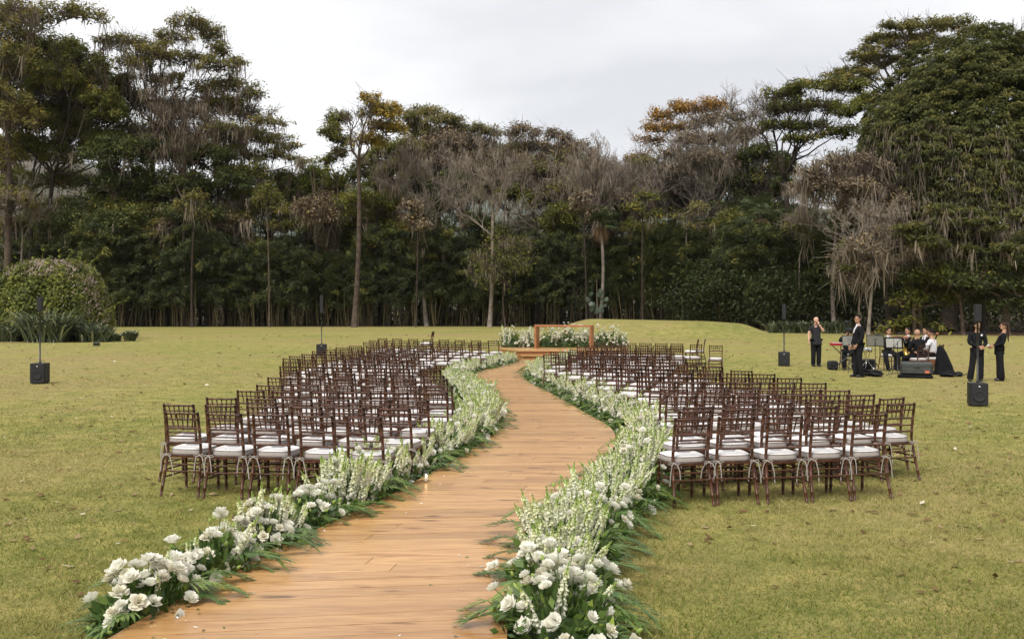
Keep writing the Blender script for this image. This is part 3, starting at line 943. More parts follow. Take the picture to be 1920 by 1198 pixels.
def snapdragon(seed, n=66, nb=14):
    """a tall spike: open white florets below, green buds at the tip; +z up from its stem foot"""
    rg = np.random.default_rng(seed); mb = MB()
    L = rg.uniform(.46, .56); f0 = .10
    bx, by = rg.normal(0, .03, 2)
    cx = lambda t: np.array([bx * t * t, by * t * t, L * t])
    mb.tube([cx(t) for t in np.linspace(0, 1, 5)], [.004, .004, .0035, .003, .0015], 4, val=.1, mi=1)
    ga = 2.39996
    for k in range(n):
        t = f0 / L + (0.87 - f0 / L) * (k / n); a = k * ga + rg.normal(0, .6); t += rg.normal(0, .012)
        s = (.027 - .011 * (k / n)) * rg.uniform(.7, 1.3)
        o = np.array([math.cos(a), math.sin(a), 0]); sd = np.array([-math.sin(a), math.cos(a), 0]); c = cx(t)
        b = c + o * .004; m_ = c + o * s * 1.0 + np.array([0, 0, s * .35])
        val = .60 + .34 * rg.random() - .26 * (k / n) ** 3
        up = np.array([0, 0, 1.0])
        # throat, two upper lobes, a pouting lower lip
        v = [b, m_ + sd * s * .6, m_ - sd * s * .6, m_ + up * s * .9 + sd * s * .55 + o * s * .2, m_ + up * s * .9 - sd * s * .55 + o * s * .2, m_ + up * s * .45,
             m_ - up * s * .75 + o * s * .55 + sd * s * .55, m_ - up * s * .75 + o * s * .55 - sd * s * .55, m_ - up * s * 1.0 + o * s * .25, b - up * s * .2]
        mb.add(v, [[0, 1, 5], [0, 5, 2], [1, 3, 5], [5, 4, 2], [1, 6, 7, 2], [6, 8, 7], [9, 6, 1], [9, 2, 7]], val, 0, True)
    for k in range(nb):
        t = .83 + .17 * (k / nb); a = k * ga
        s = .0105 * (1 - .55 * k / nb); c = cx(t) + np.array([math.cos(a), math.sin(a), 0]) * (.009 * (1 - .6 * k / nb))
        mb.ball(c, (s * .75, s * .75, s * 1.25), 5, 4, val=.34 - .26 * (k / nb))
    for k in range(7):                       # narrow leaves on the lower stem
        t = rg.uniform(.05, .40); a = rg.uniform(0, 6.28); c = cx(t); o = np.array([math.cos(a), math.sin(a), .9]); o = unit(o) * rg.uniform(.05, .08)
        sd = np.array([-math.sin(a), math.cos(a), 0]) * .005
        mb.add([c, c + o * .5 + sd, c + o, c + o * .5 - sd], [[0, 1, 2, 3]], .9, 1)
    return mb.mesh('snapdragon', [M_SNAP, M_STEM])

def frond(seed, L=.50, n=19):
    """palm frond: arching rib with pairs of narrow leaflets; grows along +y, lies over +y"""
    rg = np.random.default_rng(seed); mb = MB()
    L = L * rg.uniform(.85, 1.15); rise = rg.uniform(.03, .12)
    pos = lambda t: np.array([0.04 * math.sin(seed) * t * t, L * t, rise * math.sin(min(t, 1) * 2.5) - .10 * t * t])
    mb.tube([pos(t) for t in np.linspace(0, 1, 7)], np.linspace(.005, .0015, 7), 4, val=.4)
    bv = rg.uniform(.15, .75)
    for k in range(n):
        t = .18 + .80 * k / (n - 1)
        ln = .25 * math.sin(PI * (0.18 + .72 * (1 - abs(t - .5)))) * rg.uniform(.85, 1.1) * (1.15 - .55 * t)
        for s in (-1, 1):
            p = pos(t); an = R(62 - 38 * t) * s + rg.normal(0, .07)
            d = np.array([math.sin(an), math.cos(an), .18 - .1 * t + rg.normal(0, .08)]); sd = np.array([math.cos(an), -math.sin(an), 0])
            w = .0105
            pts = [p + d * ln * q + np.array([0, 0, -.30 * ln * q * q]) for q in (0, .35, .7, 1)]
            v = [pts[0], pts[1] + sd * w, pts[1] - sd * w, pts[2] + sd * w * .8, pts[2] - sd * w * .8, pts[3]]
            mb.add(v, [[0, 1, 2], [1, 3, 4, 2], [3, 5, 4]], min(1, max(0, bv + rg.normal(0, .15))))
    return mb.mesh('palm_frond', M_FROND)

def strap_tuft(seed, n=26, L=.42):
    rg = np.random.default_rng(seed); mb = MB(); bv = rg.uniform(.2, .85)
    for k in range(n):
        a = rg.uniform(0, 2 * PI); ln = L * rg.uniform(.6, 1.15); up = rg.uniform(.35, 1.1)
        o = np.array([math.cos(a), math.sin(a), 0]); sd = np.array([-math.sin(a), math.cos(a), 0]); w = rg.uniform(.006, .011)
        q = np.linspace(0, 1, 5)
        pts = np.outer(q, o) * ln * (.35 + .65 / (up + .6)) + np.outer(q * up * .75 - q * q * (.30 + .35 * up), [0, 0, 1]) * ln
        ww = w * np.array([.6, 1, 1, .7, .05])
        v = np.concatenate([pts - sd * ww[:, None], pts + sd * ww[:, None]])
        mb.add(v, [[i, i + 1, 6 + i, 5 + i] for i in range(4)], min(1, max(0, bv + rg.normal(0, .2))))
    return mb.mesh('leaf_tuft', M_FROND)

LIS = [lisianthus(s) for s in range(5)]
ROSE = [rose(s + 20) for s in range(4)]
PEACH = [rose(s + 40, M_PEACH) for s in range(2)]
BUD = [bud(s) for s in range(2)]
SNAP = [snapdragon(s + 60) for s in range(7)]
FROND = [frond(s + 80) for s in range(6)]
TUFT = [strap_tuft(s + 90) for s in range(4)]

def frame_from(zdir, spin):
    z = unit(zdir); ref = np.array([1.0, 0, 0]) if abs(z[0]) < .8 else np.array([0, 1.0, 0])
    x = unit(np.cross(ref, z)); y = np.cross(z, x)
    c, s = math.cos(spin), math.sin(spin)
    return np.stack([x * c + y * s, -x * s + y * c, z], 1)

def put(me, name, parent, loc, zdir, spin, sc):
    Rm = frame_from(zdir, spin)
    o = bpy.data.objects.new(name, me); COL.objects.link(o); o.parent = parent
    M = Matrix(((Rm[0, 0] * sc, Rm[0, 1] * sc, Rm[0, 2] * sc, loc[0]), (Rm[1, 0] * sc, Rm[1, 1] * sc, Rm[1, 2] * sc, loc[1]), (Rm[2, 0] * sc, Rm[2, 1] * sc, Rm[2, 2] * sc, loc[2]), (0, 0, 0, 1)))
    o.matrix_local = M
    return o

def put_yz(me, name, parent, loc, az, tilt, sc):
    o = bpy.data.objects.new(name, me); COL.objects.link(o); o.parent = parent
    o.location = tuple(loc); o.rotation_euler = (tilt, 0, az - PI / 2); o.scale = (sc,) * 3
    return o

def mass(rg, n, rx, ry, rz, size, z0=.03, lo=.15):
    """leafy filling of an arrangement: loose leaf faces through a half ellipsoid"""
    d = unit(rg.normal(0, 1, (n, 3))); d[:, 2] = np.abs(d[:, 2])
    r = rg.uniform(lo, 1.0, n) ** .5
    c = d * r[:, None] * np.array([rx, ry, rz]) + np.array([0, 0, z0])
    t = unit(d * .9 + rg.normal(0, .6, (n, 3)) + np.array([0, 0, .35])); nn = unit(np.cross(t, rg.normal(0, 1, (n, 3))))
    l = size * rg.uniform(.6, 1.4, n)[:, None]
    w = l * .24
    v = np.stack([c, c + t * l * .5 + nn * w, c + t * l, c + t * l * .5 - nn * w], 1).reshape(-1, 3)
    v[:, 2] = np.maximum(v[:, 2], .01)
    return v, np.arange(4 * n).reshape(-1, 4), np.clip(rg.normal(.42, .25, n), 0, 1)

def arrangement(seed, root, kind, dens=1.0, half=.50, across=.39, inner=1, hgt=.50, rs=1.0, peach=False, fronds=True, small=False):
    """fills one flower arrangement; local x runs along the border, +y (times inner) points to the aisle"""
    rg = np.random.default_rng(seed)
    mb = MB()
    v, f, val = mass(rg, int(560 * dens), half * 1.02, across * .92, hgt * .70, .085)
    mb.add(v, f, val)
    # short green mound that hides the tray
    mb.ball((0, 0, .02), (half * .80, across * .62, hgt * .42), 12, 6, val=.05)
    leaves = mb
    n_snap, n_lis, n_rose, n_bud = {'lis': (4, 46, 15, 16), 'snap': (52, 8, 5, 4), 'mix': (27, 27, 10, 8), 'rose': (24, 22, 16, 6)}[kind]
    snaps = []
    for k in range(int(n_snap * dens)):
        x = rg.uniform(-.9, .9) * half; y = rg.uniform(-.62, .62) * across
        zd = np.array([x * .85 + rg.normal(0, .17), y * 1.45 + rg.normal(0, .20), 1.0])
        snaps.append((np.array([x * .72, y * .6, .03 + .06 * rg.random()]), zd, rg.uniform(0, 6), rg.uniform(.80, 1.15) * hgt / .50 * (1.08 - .40 * (x / half) ** 2 - .16 * (y / across) ** 2)))
    if small:
        sm = MB()
        for p, zd, sp, sc in snaps: pass
    for p, zd, sp, sc in snaps:
        put(SNAP[int(rg.integers(len(SNAP)))], 'snapdragon', root, p, zd, sp, sc)
    def surf(lo=.1):
        d = unit(rg.normal(0, 1, 3)); d[2] = abs(d[2]) * .9 + lo; d = unit(d)
        return d
    cl = [surf(.2) for _ in range(5)]
    def blooms(lst, name, n, sc0, sc1, k_out):
        for k in range(n):
            d = unit(cl[int(rg.integers(5))] + rg.normal(0, .38, 3)) if rg.random() < .7 else surf()
            d[2] = abs(d[2])
            p = d * np.array([half * 1.0, across * 1.0, hgt * k_out]) * rg.uniform(.74, 1.18) + np.array([0, 0, .02])
            p[2] = max(p[2], .06)
            zd = unit(d * np.array([.8, 1, 1]) + np.array([0, 0, .35]) + rg.normal(0, .25, 3))
            put(lst[int(rg.integers(len(lst)))], name, root, p, zd, rg.uniform(0, 6), rg.uniform(sc0, sc1))
            q = p * np.array([.35, .35, .2])
            leaves.tube([q, (q + p) / 2 + np.array([0, 0, .03]), p], .003, 3, val=.7, cap=False)
    blooms(LIS, 'lisianthus', int(n_lis * dens), .72, 1.18, 1.0)
    blooms(PEACH if peach else ROSE, 'rose', int(n_rose * dens), .72 * rs, .98 * rs, .86)
    blooms(BUD, 'flower_bud', int(n_bud * dens), .8, 1.1, 1.10)
    if fronds:
        for k in range(int(rg.integers(6, 10))):
            side = 1 if rg.random() < .62 else -1
            az = side * inner * PI / 2 + rg.normal(0, .75)
            p = np.array([rg.uniform(-.9, .9) * half, side * inner * across * .42, rg.uniform(.10, .2) + (.06 if side == 1 else 0)])
            put_yz(FROND[int(rg.integers(len(FROND)))], 'palm_frond', root, p, az, rg.uniform(-.15, .10), rg.uniform(.62, .95))
        for k in range(int(rg.integers(4, 7))):
            side = -1 if rg.random() < .6 else 1
            p = np.array([rg.uniform(-.85, .85) * half, side * inner * across * .62, .07])
            put_yz(TUFT[int(rg.integers(len(TUFT)))], 'leaf_tuft', root, p, rg.uniform(0, 6), 0, rg.uniform(.75, 1.2))
    lo = leaves.build('foliage', M_FLEAF, root, kind='stuff')
    return root

def border_points(fn, y0, y1, sg):
    """arrangement centres at equal steps along one edge of the walk"""
    ys = np.linspace(y0, y1, 900); xs = np.array([fn(y) for y in ys])
    dx = np.gradient(xs, ys)
    nx, ny = sg / np.sqrt(1 + dx ** 2), -sg * dx / np.sqrt(1 + dx ** 2)
    off = np.interp(ys, [6, 8.5, 11], [.10, .20, .30]) if sg < 0 else np.interp(ys, [6, 8.5, 11, 24, 28], [.30, .34, .53, .50, .38])
    cx, cy = xs + nx * off, ys + ny * off
    s = np.r_[0, np.cumsum(np.hypot(np.diff(cx), np.diff(cy)))]
    out, cur = [], 0.0
    while cur < s[-1]:
        x, y = np.interp(cur, s, cx), np.interp(cur, s, cy)
        a = np.interp(cur, s, np.arctan2(np.gradient(cy), np.gradient(cx)))
        out.append((x, y, a)); cur += .86 if y < 14 else (.98 if y < 24 else 1.1)
    return out

KW = {'lis': 'round white lisianthus and cream roses', 'snap': 'tall white snapdragon spikes over palm fronds', 'mix': 'white snapdragons mixed with round lisianthus', 'rose': 'cream roses among white snapdragons'}
def borders():
    protos = {}
    for side, fn, sg, kinds in (('left', xl, -1, ['lis', 'lis', 'mix', 'lis', 'snap', 'mix', 'snap', 'mix', 'snap', 'snap', 'mix', 'snap']),
                                ('right', xr, 1, ['lis', 'mix', 'snap', 'mix', 'snap', 'snap', 'rose', 'snap', 'snap', 'mix', 'snap', 'rose'])):
        pts = border_points(fn, 6.45 if sg < 0 else 6.1, 36.3, sg)
        for i, (x, y, a) in enumerate(pts):
            kind = kinds[i] if i < len(kinds) else ['snap', 'mix', 'snap', 'rose', 'snap'][i % 5]
            lab = '%s arrangement of %s, %s along the aisle edge' % (side, KW[kind], ORD[i])
            inner = -1 if side == 'left' else 1
            gp = 'flower arrangements edging the %s of the aisle' % side
            if y < 21:
                t = thing('flower_arrangement', lab, 'flowers', (x, y, 0.0), a, gp)
                arrangement(100 + i + (50 if side == 'left' else 0), t, kind, 1.0, inner=inner, hgt=(.52 if y > 9 else .47) * [.96, .84, 1.04, .9, .98, .80, 1.04][(i * 3 + (side == 'left')) % 7], across=.30 if (side == 'left' and y < 9.5) else (.39 if side == 'left' else .45), rs=1.28 if i < 2 else 1.05)
            else:
                key = (kind, inner, i % 2)
                if key not in protos:
                    t = thing('flower_arrangement', lab, 'flowers', (x, y, 0.0), a, gp)
                    arrangement(300 + len(protos), t, kind, .8, inner=inner, half=.58, hgt=[.41, .48][i % 2]); protos[key] = t
                else:
                    t = dup(protos[key], (x, y, 0), a, lab, gp)
    # banks of flowers round the altar
    for k, (px, py, hw, hh, lab) in enumerate(((960, 655, .62, .78, 'bank of white flowers at the left end of the stage'), (992, 655, .55, .72, 'bank of white flowers just left of the altar table'),
                                              (1030, 652, .62, .80, 'bank of white flowers seen under the altar table, left one'), (1063, 652, .60, .92, 'bank of white flowers with peach roses behind the altar table'),
                                              (1095, 650, .6, .80, 'bank of white flowers seen under the altar table, right one'), (1124, 650, .60, .80, 'bank of white flowers just right of the altar table'),
                                              (1150, 650, .62, .82, 'bank of white flowers at the right end of the stage'))):
        d = 42.1 - .0 * k
        t = thing('flower_arrangement', lab, 'flowers', ((px - 960) * d / F, d, .41), PI if k % 2 else 0, 'flower banks round the altar')
        arrangement(400 + k, t, ['lis', 'rose', 'lis', 'lis', 'rose', 'lis', 'lis'][k], 1.3, half=hw, across=.42, hgt=hh, peach=(k == 3), fronds=False)
borders()

# small candles in glass along the planks
def candles():
    m, nt, out = newmat('clear_glass')
    gl = nt.nodes.new('ShaderNodeBsdfGlossy'); gl.inputs['Roughness'].default_value = .05
    tr = nt.nodes.new('ShaderNodeBsdfTransparent'); mx = nt.nodes.new('ShaderNodeMixShader'); mx.inputs[0].default_value = .12
    nt.links.new(tr.outputs[0], mx.inputs[1]); nt.links.new(gl.outputs[0], mx.inputs[2]); nt.links.new(mx.outputs[0], out.inputs['Surface'])
    mf, nt, out = newmat('candle_flame')
    em = nt.nodes.new('ShaderNodeEmission'); em.inputs['Color'].default_value = (1, .55, .18, 1); em.inputs['Strength'].default_value = 12
    nt.links.new(em.outputs[0], out.inputs['Surface'])
    wax = plain('candle_wax', (.75, .68, .52), .5, .05)
    spots = [((404, 1075), 'lit candle in glass beside the first left flowers'), ((799, 903), 'lit candle in glass on the left plank edge halfway up'), ((943, 684), 'lit candle in glass near the stage on the left edge')]
    for k, ((px, py), lab) in enumerate(spots):
        p = G(px, py, DECK_Z)
        t = thing('candle', lab, 'candle', p, 0, 'candles along the aisle')
        mb = MB(); mb.lathe([(.001, 0.001), (.028, 0.001), (.030, .004), (.030, .10), (.028, .10), (.028, .006)], sides=14); mb.build('glass', m, t)
        mb = MB(); mb.lathe([(.001, .004), (.024, .004), (.024, .045), (.001, .047)], sides=12); mb.build('wax', wax, t)
        mb = MB(); mb.lathe([(.001, .052), (.006, .060), (.0055, .068), (.001, .085)], sides=8); mb.build('flame', mf, t)
candles()

# ------------------------------------------------------------------ column loudspeakers
M_BLACK = plain('black_cabinet', (0.010, 0.010, 0.011), 0.6, 0.2, 20.0, 0.4)
M_GRILL = plain('speaker_grille', (0.022, 0.022, 0.024), 0.75, 0.3, 90.0, 0.3, bump=0.3)
M_POLE = plain('black_pole', (0.02, 0.02, 0.022), 0.4, 0.15, 20.0, 0.5)
M_MARK = plain('white_mark', (0.75, 0.75, 0.75), 0.5, 0.02, 5.0, 0.3)
def speaker(p, rz, lab, top=2.14, colh=.37, colw=.135, w=.40, h=.50, dp=.46):
    t = thing('column_speaker', lab, 'speaker', p, rz, 'column speakers around the lawn')
    MB().box((0, 0, h / 2 + .012), (w, dp, h - .024), bev=.012).build('bass_cabinet', M_BLACK, t)
    MB().box((0, -dp / 2 - .005, h / 2), (w - .03, .012, h - .06), bev=.005).build('grille', M_GRILL, t)
    mb = MB(); mb.lathe([(.001, .003), (.06, .002), (.09, .008), (.115, .018), (.125, .012), (.125, 0)], (0, -dp / 2 - .012, h * .45), 20, rotx(PI / 2), val=.5); mb.build('woofer', M_GRILL, t)
    mb = MB(); mb.box((0, -dp / 2 - .014, h * .86), (.036, .006, .018), bev=.002); mb.box((0, -dp / 2 - .0145, h * .86 + .013), (.018, .006, .008), bev=.002); mb.build('emblem', M_MARK, t)
    for sx in (-1, 1):
        for sy in (-1, 1):
            MB().box((sx * (w / 2 - .05), sy * (dp / 2 - .06), .008), (.04, .04, .016)).build('foot', M_POLE, t)
    mb = MB(); mb.tube([(0, 0, h - .012), (0, 0, h + .03)], .030, 12); mb.tube([(0, 0, h + .02), (0, 0, top - colh + .01)], .0215, 12); mb.build('pole', M_POLE, t)
    MB().box((0, 0, top - colh / 2), (colw, .15, colh), bev=.012).build('column', M_BLACK, t)
    MB().box((0, -.078, top - colh / 2), (colw - .02, .008, colh - .03), bev=.003).build('column_grille', M_GRILL, t)
    mb = MB(); mb.tube([(.06, .12, h - .02), (.07, .15, h + .05), (.03, .10, h + .07), (.01, .02, h + .02)], .006, 5); mb.build('cable', M_POLE, t)
speaker(G(75, 719), R(8), 'black column speaker on a pole left of the lawn in front of the round bush', top=2.36, colh=.39, w=.38, h=.56)
speaker(P(603, 663, 43) * np.array([1, 1, 0]), R(9), 'black column speaker behind the left block of chairs', top=2.6, colh=.75, w=.44)
speaker(G(1470, 686), R(-15), 'black column speaker left of the bald man in a black shirt', top=2.20, colh=.55)
speaker(G(1833, 761), R(-14), 'nearest black column speaker in front of the two women', w=.35, h=.49, dp=.36)

# ------------------------------------------------------------------ people
M_SKIN1 = plain('skin_fair', (0.60, 0.36, 0.26), 0.55, 0.08, 9.0, 0.3)
M_SKIN2 = plain('skin_tan', (0.42, 0.235, 0.150), 0.55, 0.08, 9.0, 0.3)
M_SUIT = plain('black_suit', (0.010, 0.010, 0.013), 0.9, 0.25, 8.0, 0.15, bump=.3)
M_TEE = plain('charcoal_shirt', (0.028, 0.027, 0.030), 0.9, 0.25, 8.0, 0.1, bump=.3)
M_TROUS = plain('black_trousers', (0.012, 0.012, 0.014), 0.85, 0.25, 8.0, 0.12, bump=.3)
M_SHIRT = plain('white_shirt', (0.72, 0.71, 0.74), 0.8, 0.06, 9.0, 0.1, bump=.3)
M_HAIR = plain('dark_hair', (0.014, 0.009, 0.007), 0.7, 0.4, 30.0, 0.12)
M_BEARD = plain('ginger_beard', (0.22, 0.085, 0.04), 0.8, 0.3, 30.0, 0.2)
M_SHOE = plain('black_shoe', (0.018, 0.018, 0.020), 0.4, 0.2, 10.0, 0.5)
M_EYE = plain('eye_dark', (0.02, 0.014, 0.012), 0.3, 0.1, 10.0, 0.5)
M_LIP = plain('lip', (0.36, 0.15, 0.12), 0.5, 0.1, 10.0, 0.3)

PENDING = []
def skin_obj(name, joints, edges, parent, mats, extra=None, scale=1.0):
    names = list(joints)
    me = bpy.data.meshes.new(name)
    me.from_pydata([tuple(np.array(joints[k][0]) * scale) for k in names], [(names.index(a), names.index(b)) for a, b in edges], [])
    o = link(name, me, parent)
    md = o.modifiers.new('skin', 'SKIN'); md.use_smooth_shade = True; md.branch_smoothing = 0.4
    for k, d in zip(names, me.skin_vertices[0].data):
        r = joints[k][1] * scale
        d.radius = (r, r) if np.ndim(r) == 0 else tuple(r)
        d.use_root = (k in ('pelvis', 'chest_root'))
    s = o.modifiers.new('sub', 'SUBSURF'); s.levels = 2; s.render_levels = 2
    PENDING.append((o, mats, extra, name))
    return o

def finish_skins():
    dg = C.evaluated_depsgraph_get(); dg.update()
    out = []
    for o, mats, extra, name in PENDING:
        ev = o.evaluated_get(dg); me = ev.to_mesh()
        v = np.zeros(len(me.vertices) * 3); me.vertices.foreach_get('co', v)
        lv = np.zeros(len(me.loops), int); me.loops.foreach_get('vertex_index', lv)
        ls = np.zeros(len(me.polygons), int); me.polygons.foreach_get('loop_start', ls)
        lt = np.zeros(len(me.polygons), int); me.polygons.foreach_get('loop_total', lt)
        mb = MB(); v = v.reshape(-1, 3)
        fs = []
        for k in np.unique(lt):
            idx = ls[lt == k]; fs.append(lv[idx[:, None] + np.arange(k)[None, :]])
        for q, f in enumerate(fs):
            if q == 0: mb.add(v, f, smooth=True)
            else:
                mb.f.append(f); mb.val.append(np.full(len(f), .5)); mb.mi.append(np.zeros(len(f), int)); mb.sm.append(np.full(len(f), True))
        if extra is not None: mb.merge(extra)
        out.append((o, mb.mesh(name, mats)))
        ev.to_mesh_clear()
    for o, me in out:
        old = o.data; o.modifiers.clear(); o.data = me; bpy.data.meshes.remove(old)
    PENDING.clear()

def hand(mb, wrist, direction, palm_n, side=1, sc=1.0, curl=.35):
    """palm, four unequal bent fingers and a thumb from the palm's side"""
    d = unit(direction); n = unit(np.asarray(palm_n, float) - np.dot(palm_n, d) * d); s = np.cross(d, n) * side
    w = np.asarray(wrist, float)
    Rm = np.stack([s, d, n], 1)
    mb.ball(w + d * .045 * sc, (.040 * sc, .050 * sc, .017 * sc), 8, 6, Rm)
    for k, L in enumerate((.068, .076, .072, .056)):
        b = w + d * .082 * sc + s * (k - 1.5) * .0195 * sc
        p1 = b + (d * .5 + n * curl * .2) * L * sc; p2 = b + (d * .85 + n * curl * .75) * L * sc
        mb.tube([b - d * .02 * sc, p1, p2], [.0095 * sc, .0088 * sc, .0065 * sc], 5)
    b = w + d * .03 * sc - s * .036 * sc
    mb.tube([b, b + (d * .6 - s * .6) * .035 * sc, b + (d * 1.0 - s * .5 + n * .4) * .06 * sc], [.012 * sc, .0105 * sc, .007 * sc], 5)

STAND = dict(ankle_l=(-.10, .01, .075), ankle_r=(.10, .01, .075), knee_l=(-.10, -.015, .50), knee_r=(.10, -.015, .50), hip_l=(-.09, 0, .90), hip_r=(.09, 0, .90),
             pelvis=(0, 0, .96), waist=(0, -.005, 1.11), chest=(0, 0, 1.30), neck=(0, .005, 1.47), throat=(0, -.005, 1.545), shoulder_l=(-.185, .005, 1.415), shoulder_r=(.185, .005, 1.415),
             elbow_l=(-.235, .02, 1.13), elbow_r=(.235, .02, 1.13), wrist_l=(-.245, -.05, .885), wrist_r=(.245, -.05, .885))
SIT = dict(ankle_l=(-.14, -.46, .075), ankle_r=(.14, -.46, .075), knee_l=(-.15, -.43, .50), knee_r=(.15, -.43, .50), hip_l=(-.09, -.01, .565), hip_r=(.09, -.01, .565),
           pelvis=(0, 0, .60), waist=(0, -.01, .74), chest=(0, -.02, .93), neck=(0, -.03, 1.10), throat=(0, -.04, 1.175), shoulder_l=(-.185, -.02, 1.045), shoulder_r=(.185, -.02, 1.045),
           elbow_l=(-.25, -.10, .78), elbow_r=(.25, -.10, .78), wrist_l=(-.17, -.33, .80), wrist_r=(.17, -.33, .80))
BR = dict(ankle_l=.042, ankle_r=.042, knee_l=.056, knee_r=.056, hip_l=.085, hip_r=.085, pelvis=.125, waist=.120, chest=.135, neck=.062, throat=.050, shoulder_l=.060, shoulder_r=.060,
          elbow_l=.040, elbow_r=.040, wrist_l=.028, wrist_r=.028)
LEGS = [('pelvis', 'hip_l'), ('pelvis', 'hip_r'), ('hip_l', 'knee_l'), ('hip_r', 'knee_r'), ('knee_l', 'ankle_l'), ('knee_r', 'ankle_r')]
TORSO = [('pelvis', 'waist'), ('waist', 'chest'), ('chest', 'neck')]
ARMS = [('chest', 'shoulder_l'), ('chest', 'shoulder_r'), ('shoulder_l', 'elbow_l'), ('shoulder_r', 'elbow_r'), ('elbow_l', 'wrist_l'), ('elbow_r', 'wrist_r')]

def person(label, loc, rz, pose, over=None, head_yaw=0.0, head_tilt=0.0, skin=M_SKIN2, top='jacket', top_mat=None, hair='short', scale=1.0, slim=1.0, wide_leg=0.0, hair_mat=None, beard=False, shoes=True, tie=True, palms=None, sleeves=True):
    J = dict(pose)
    if over: J.update(over)
    J = {k: np.array(v, float) for k, v in J.items()}
    top_mat = top_mat or M_SUIT
    # head and hands, part of the body mesh
    ex = MB()
    hc = J['throat'] + np.array([0, -.018, .108]); Rh = rotz(head_yaw) @ rotx(head_tilt)
    hp = lambda p: hc + Rh @ np.array(p, float)
    ex.ball(hp((0, .006, .018)), (.076, .094, .098), 16, 12, Rh)
    ex.ball(hp((0, -.022, -.048)), (.058, .066, .066), 14, 9, Rh)
    ex.tube([J['throat'] + np.array([0, 0, -.04]), J['throat'], hp((0, .010, -.045))], [.056, .052, .054], 10)
    ex.tube([hp((0, -.088, .020)), hp((0, -.104, -.014)), hp((0, -.088, -.024))], [.007, .014, .009], 6)
    for s in (-1, 1): ex.ball(hp((s * .077, .008, -.004)), (.012, .020, .030), 7, 6, Rh)
    for s, nm in ((-1, 'l'), (1, 'r')):
        w = J['wrist_' + nm]; d = unit(w - J['elbow_' + nm]); pn = (0, -.2, 0) if palms is None else palms.get(nm, (0, -.2, 0))
        inn = np.array([-s * 1.0, 0, 0.15]) if palms is None else np.array(pn, float)
        hand(ex, w, d, inn, side=s)
    if scale != 1.0:
        ex2 = MB(); ex2.merge(ex, np.eye(3) * scale); ex = ex2
    joints = {k: (J[k], BR[k] * (slim if k not in ('throat',) else 1)) for k in BR}
    b = skin_obj('person', joints, LEGS + TORSO + [('neck', 'throat')] + ARMS, None, [skin], ex, scale)
    b.location = tuple(loc); b.rotation_euler = (0, 0, rz)
    tag(b, label, 'person')
    # clothes follow the limbs
    up = {}
    for k in ('pelvis', 'waist', 'chest', 'neck', 'shoulder_l', 'shoulder_r', 'elbow_l', 'elbow_r', 'wrist_l', 'wrist_r'):
        up[k] = (J[k].copy(), BR[k] * slim + (.024 if top == 'jacket' else .016))
    up['neck'] = (J['neck'] - np.array([0, 0, .022]), .062)
    for s in 'lr':
        e, w = J['elbow_' + s], J['wrist_' + s]
        if sleeves: up['wrist_' + s] = (e + (w - e) * .93, .040)
        else:
            up.pop('wrist_' + s); sh = J['shoulder_' + s]; up['elbow_' + s] = (sh + (e - sh) * .62, .062)
    ar = [e for e in ARMS if e[0] in up and e[1] in up]
    te = list(TORSO)
    up['pelvis'] = (J['pelvis'], BR['pelvis'] * slim + .030); up['waist'] = (J['waist'], BR['waist'] * slim + .026); up['chest'] = (J['chest'], BR['chest'] * slim + .03)
    hl = .20 if top == 'jacket' else .14
    if pose is STAND:
        up['hem'] = (J['pelvis'] + np.array([0, .0, -hl]), (.172 if top == 'jacket' else .158) * slim); te.append(('pelvis', 'hem'))
    skin_obj('jacket' if top == 'jacket' else 'shirt', up, te + ar, b, [top_mat], None, scale)
    lo = {k: (J[k].copy(), BR[k] * slim + .024) for k in ('pelvis', 'hip_l', 'hip_r', 'knee_l', 'knee_r', 'ankle_l', 'ankle_r')}
    lo['pelvis'] = (J['pelvis'].copy(), .128 * slim)
    for s in 'lr':
        lo['knee_' + s] = (J['knee_' + s], .080 * slim + wide_leg * .4); lo['ankle_' + s] = (J['ankle_' + s] + np.array([0, 0, -.055]), .072 * slim + wide_leg)
    skin_obj('trousers', lo, LEGS, b, [M_TROUS], None, scale)
    S = np.eye(3) * scale
    def part(name, mb, m):
        q = MB(); q.merge(mb, S); return q.build(name, m, b)
    for s in 'lr':
        a = J['ankle_' + s]; mb = MB()
        mb.ball(a + np.array([0, -.055, -.033]), (.045, .125, .040), 10, 7)
        mb.ball(a + np.array([0, .025, -.02]), (.042, .060, .052), 9, 7)
        mb.box(a + np.array([0, -.045, -.069]), (.086, .255, .014), bev=.006)
        part('shoe', mb, M_SHOE)
    for s in (-1, 1):
        mb = MB(); mb.ball(hp((s * .030, -.083, .018)), (.013, .007, .006), 6, 5, Rh); mb.box(hp((s * .031, -.086, .038)), (.032, .008, .007), Rh); part('eye', mb, M_EYE)
    mb = MB(); mb.ball(hp((0, -.087, -.054)), (.022, .007, .007), 7, 5, Rh); part('mouth', mb, M_LIP)
    hm = hair_mat or M_HAIR
    if hair in ('short', 'long', 'pony'):
        mb = MB(); a = np.linspace(-.25, PI / 2, 7)
        th = np.linspace(0, 2 * PI, 18, endpoint=False)
        v = []
        for q in a:
            for t in th:
                front = max(0.0, -math.sin(t))
                qq = max(q, -.25 + front ** 1.5 * .95)
                v.append((math.cos(qq) * math.cos(t) * .084, .012 + math.cos(qq) * math.sin(t) * .102, .026 + math.sin(qq) * .106))
        v = np.array(v) @ Rh.T + hc
        mb.add(v, [[i * 18 + j, i * 18 + (j + 1) % 18, (i + 1) * 18 + (j + 1) % 18, (i + 1) * 18 + j] for i in range(6) for j in range(18)], smooth=True)
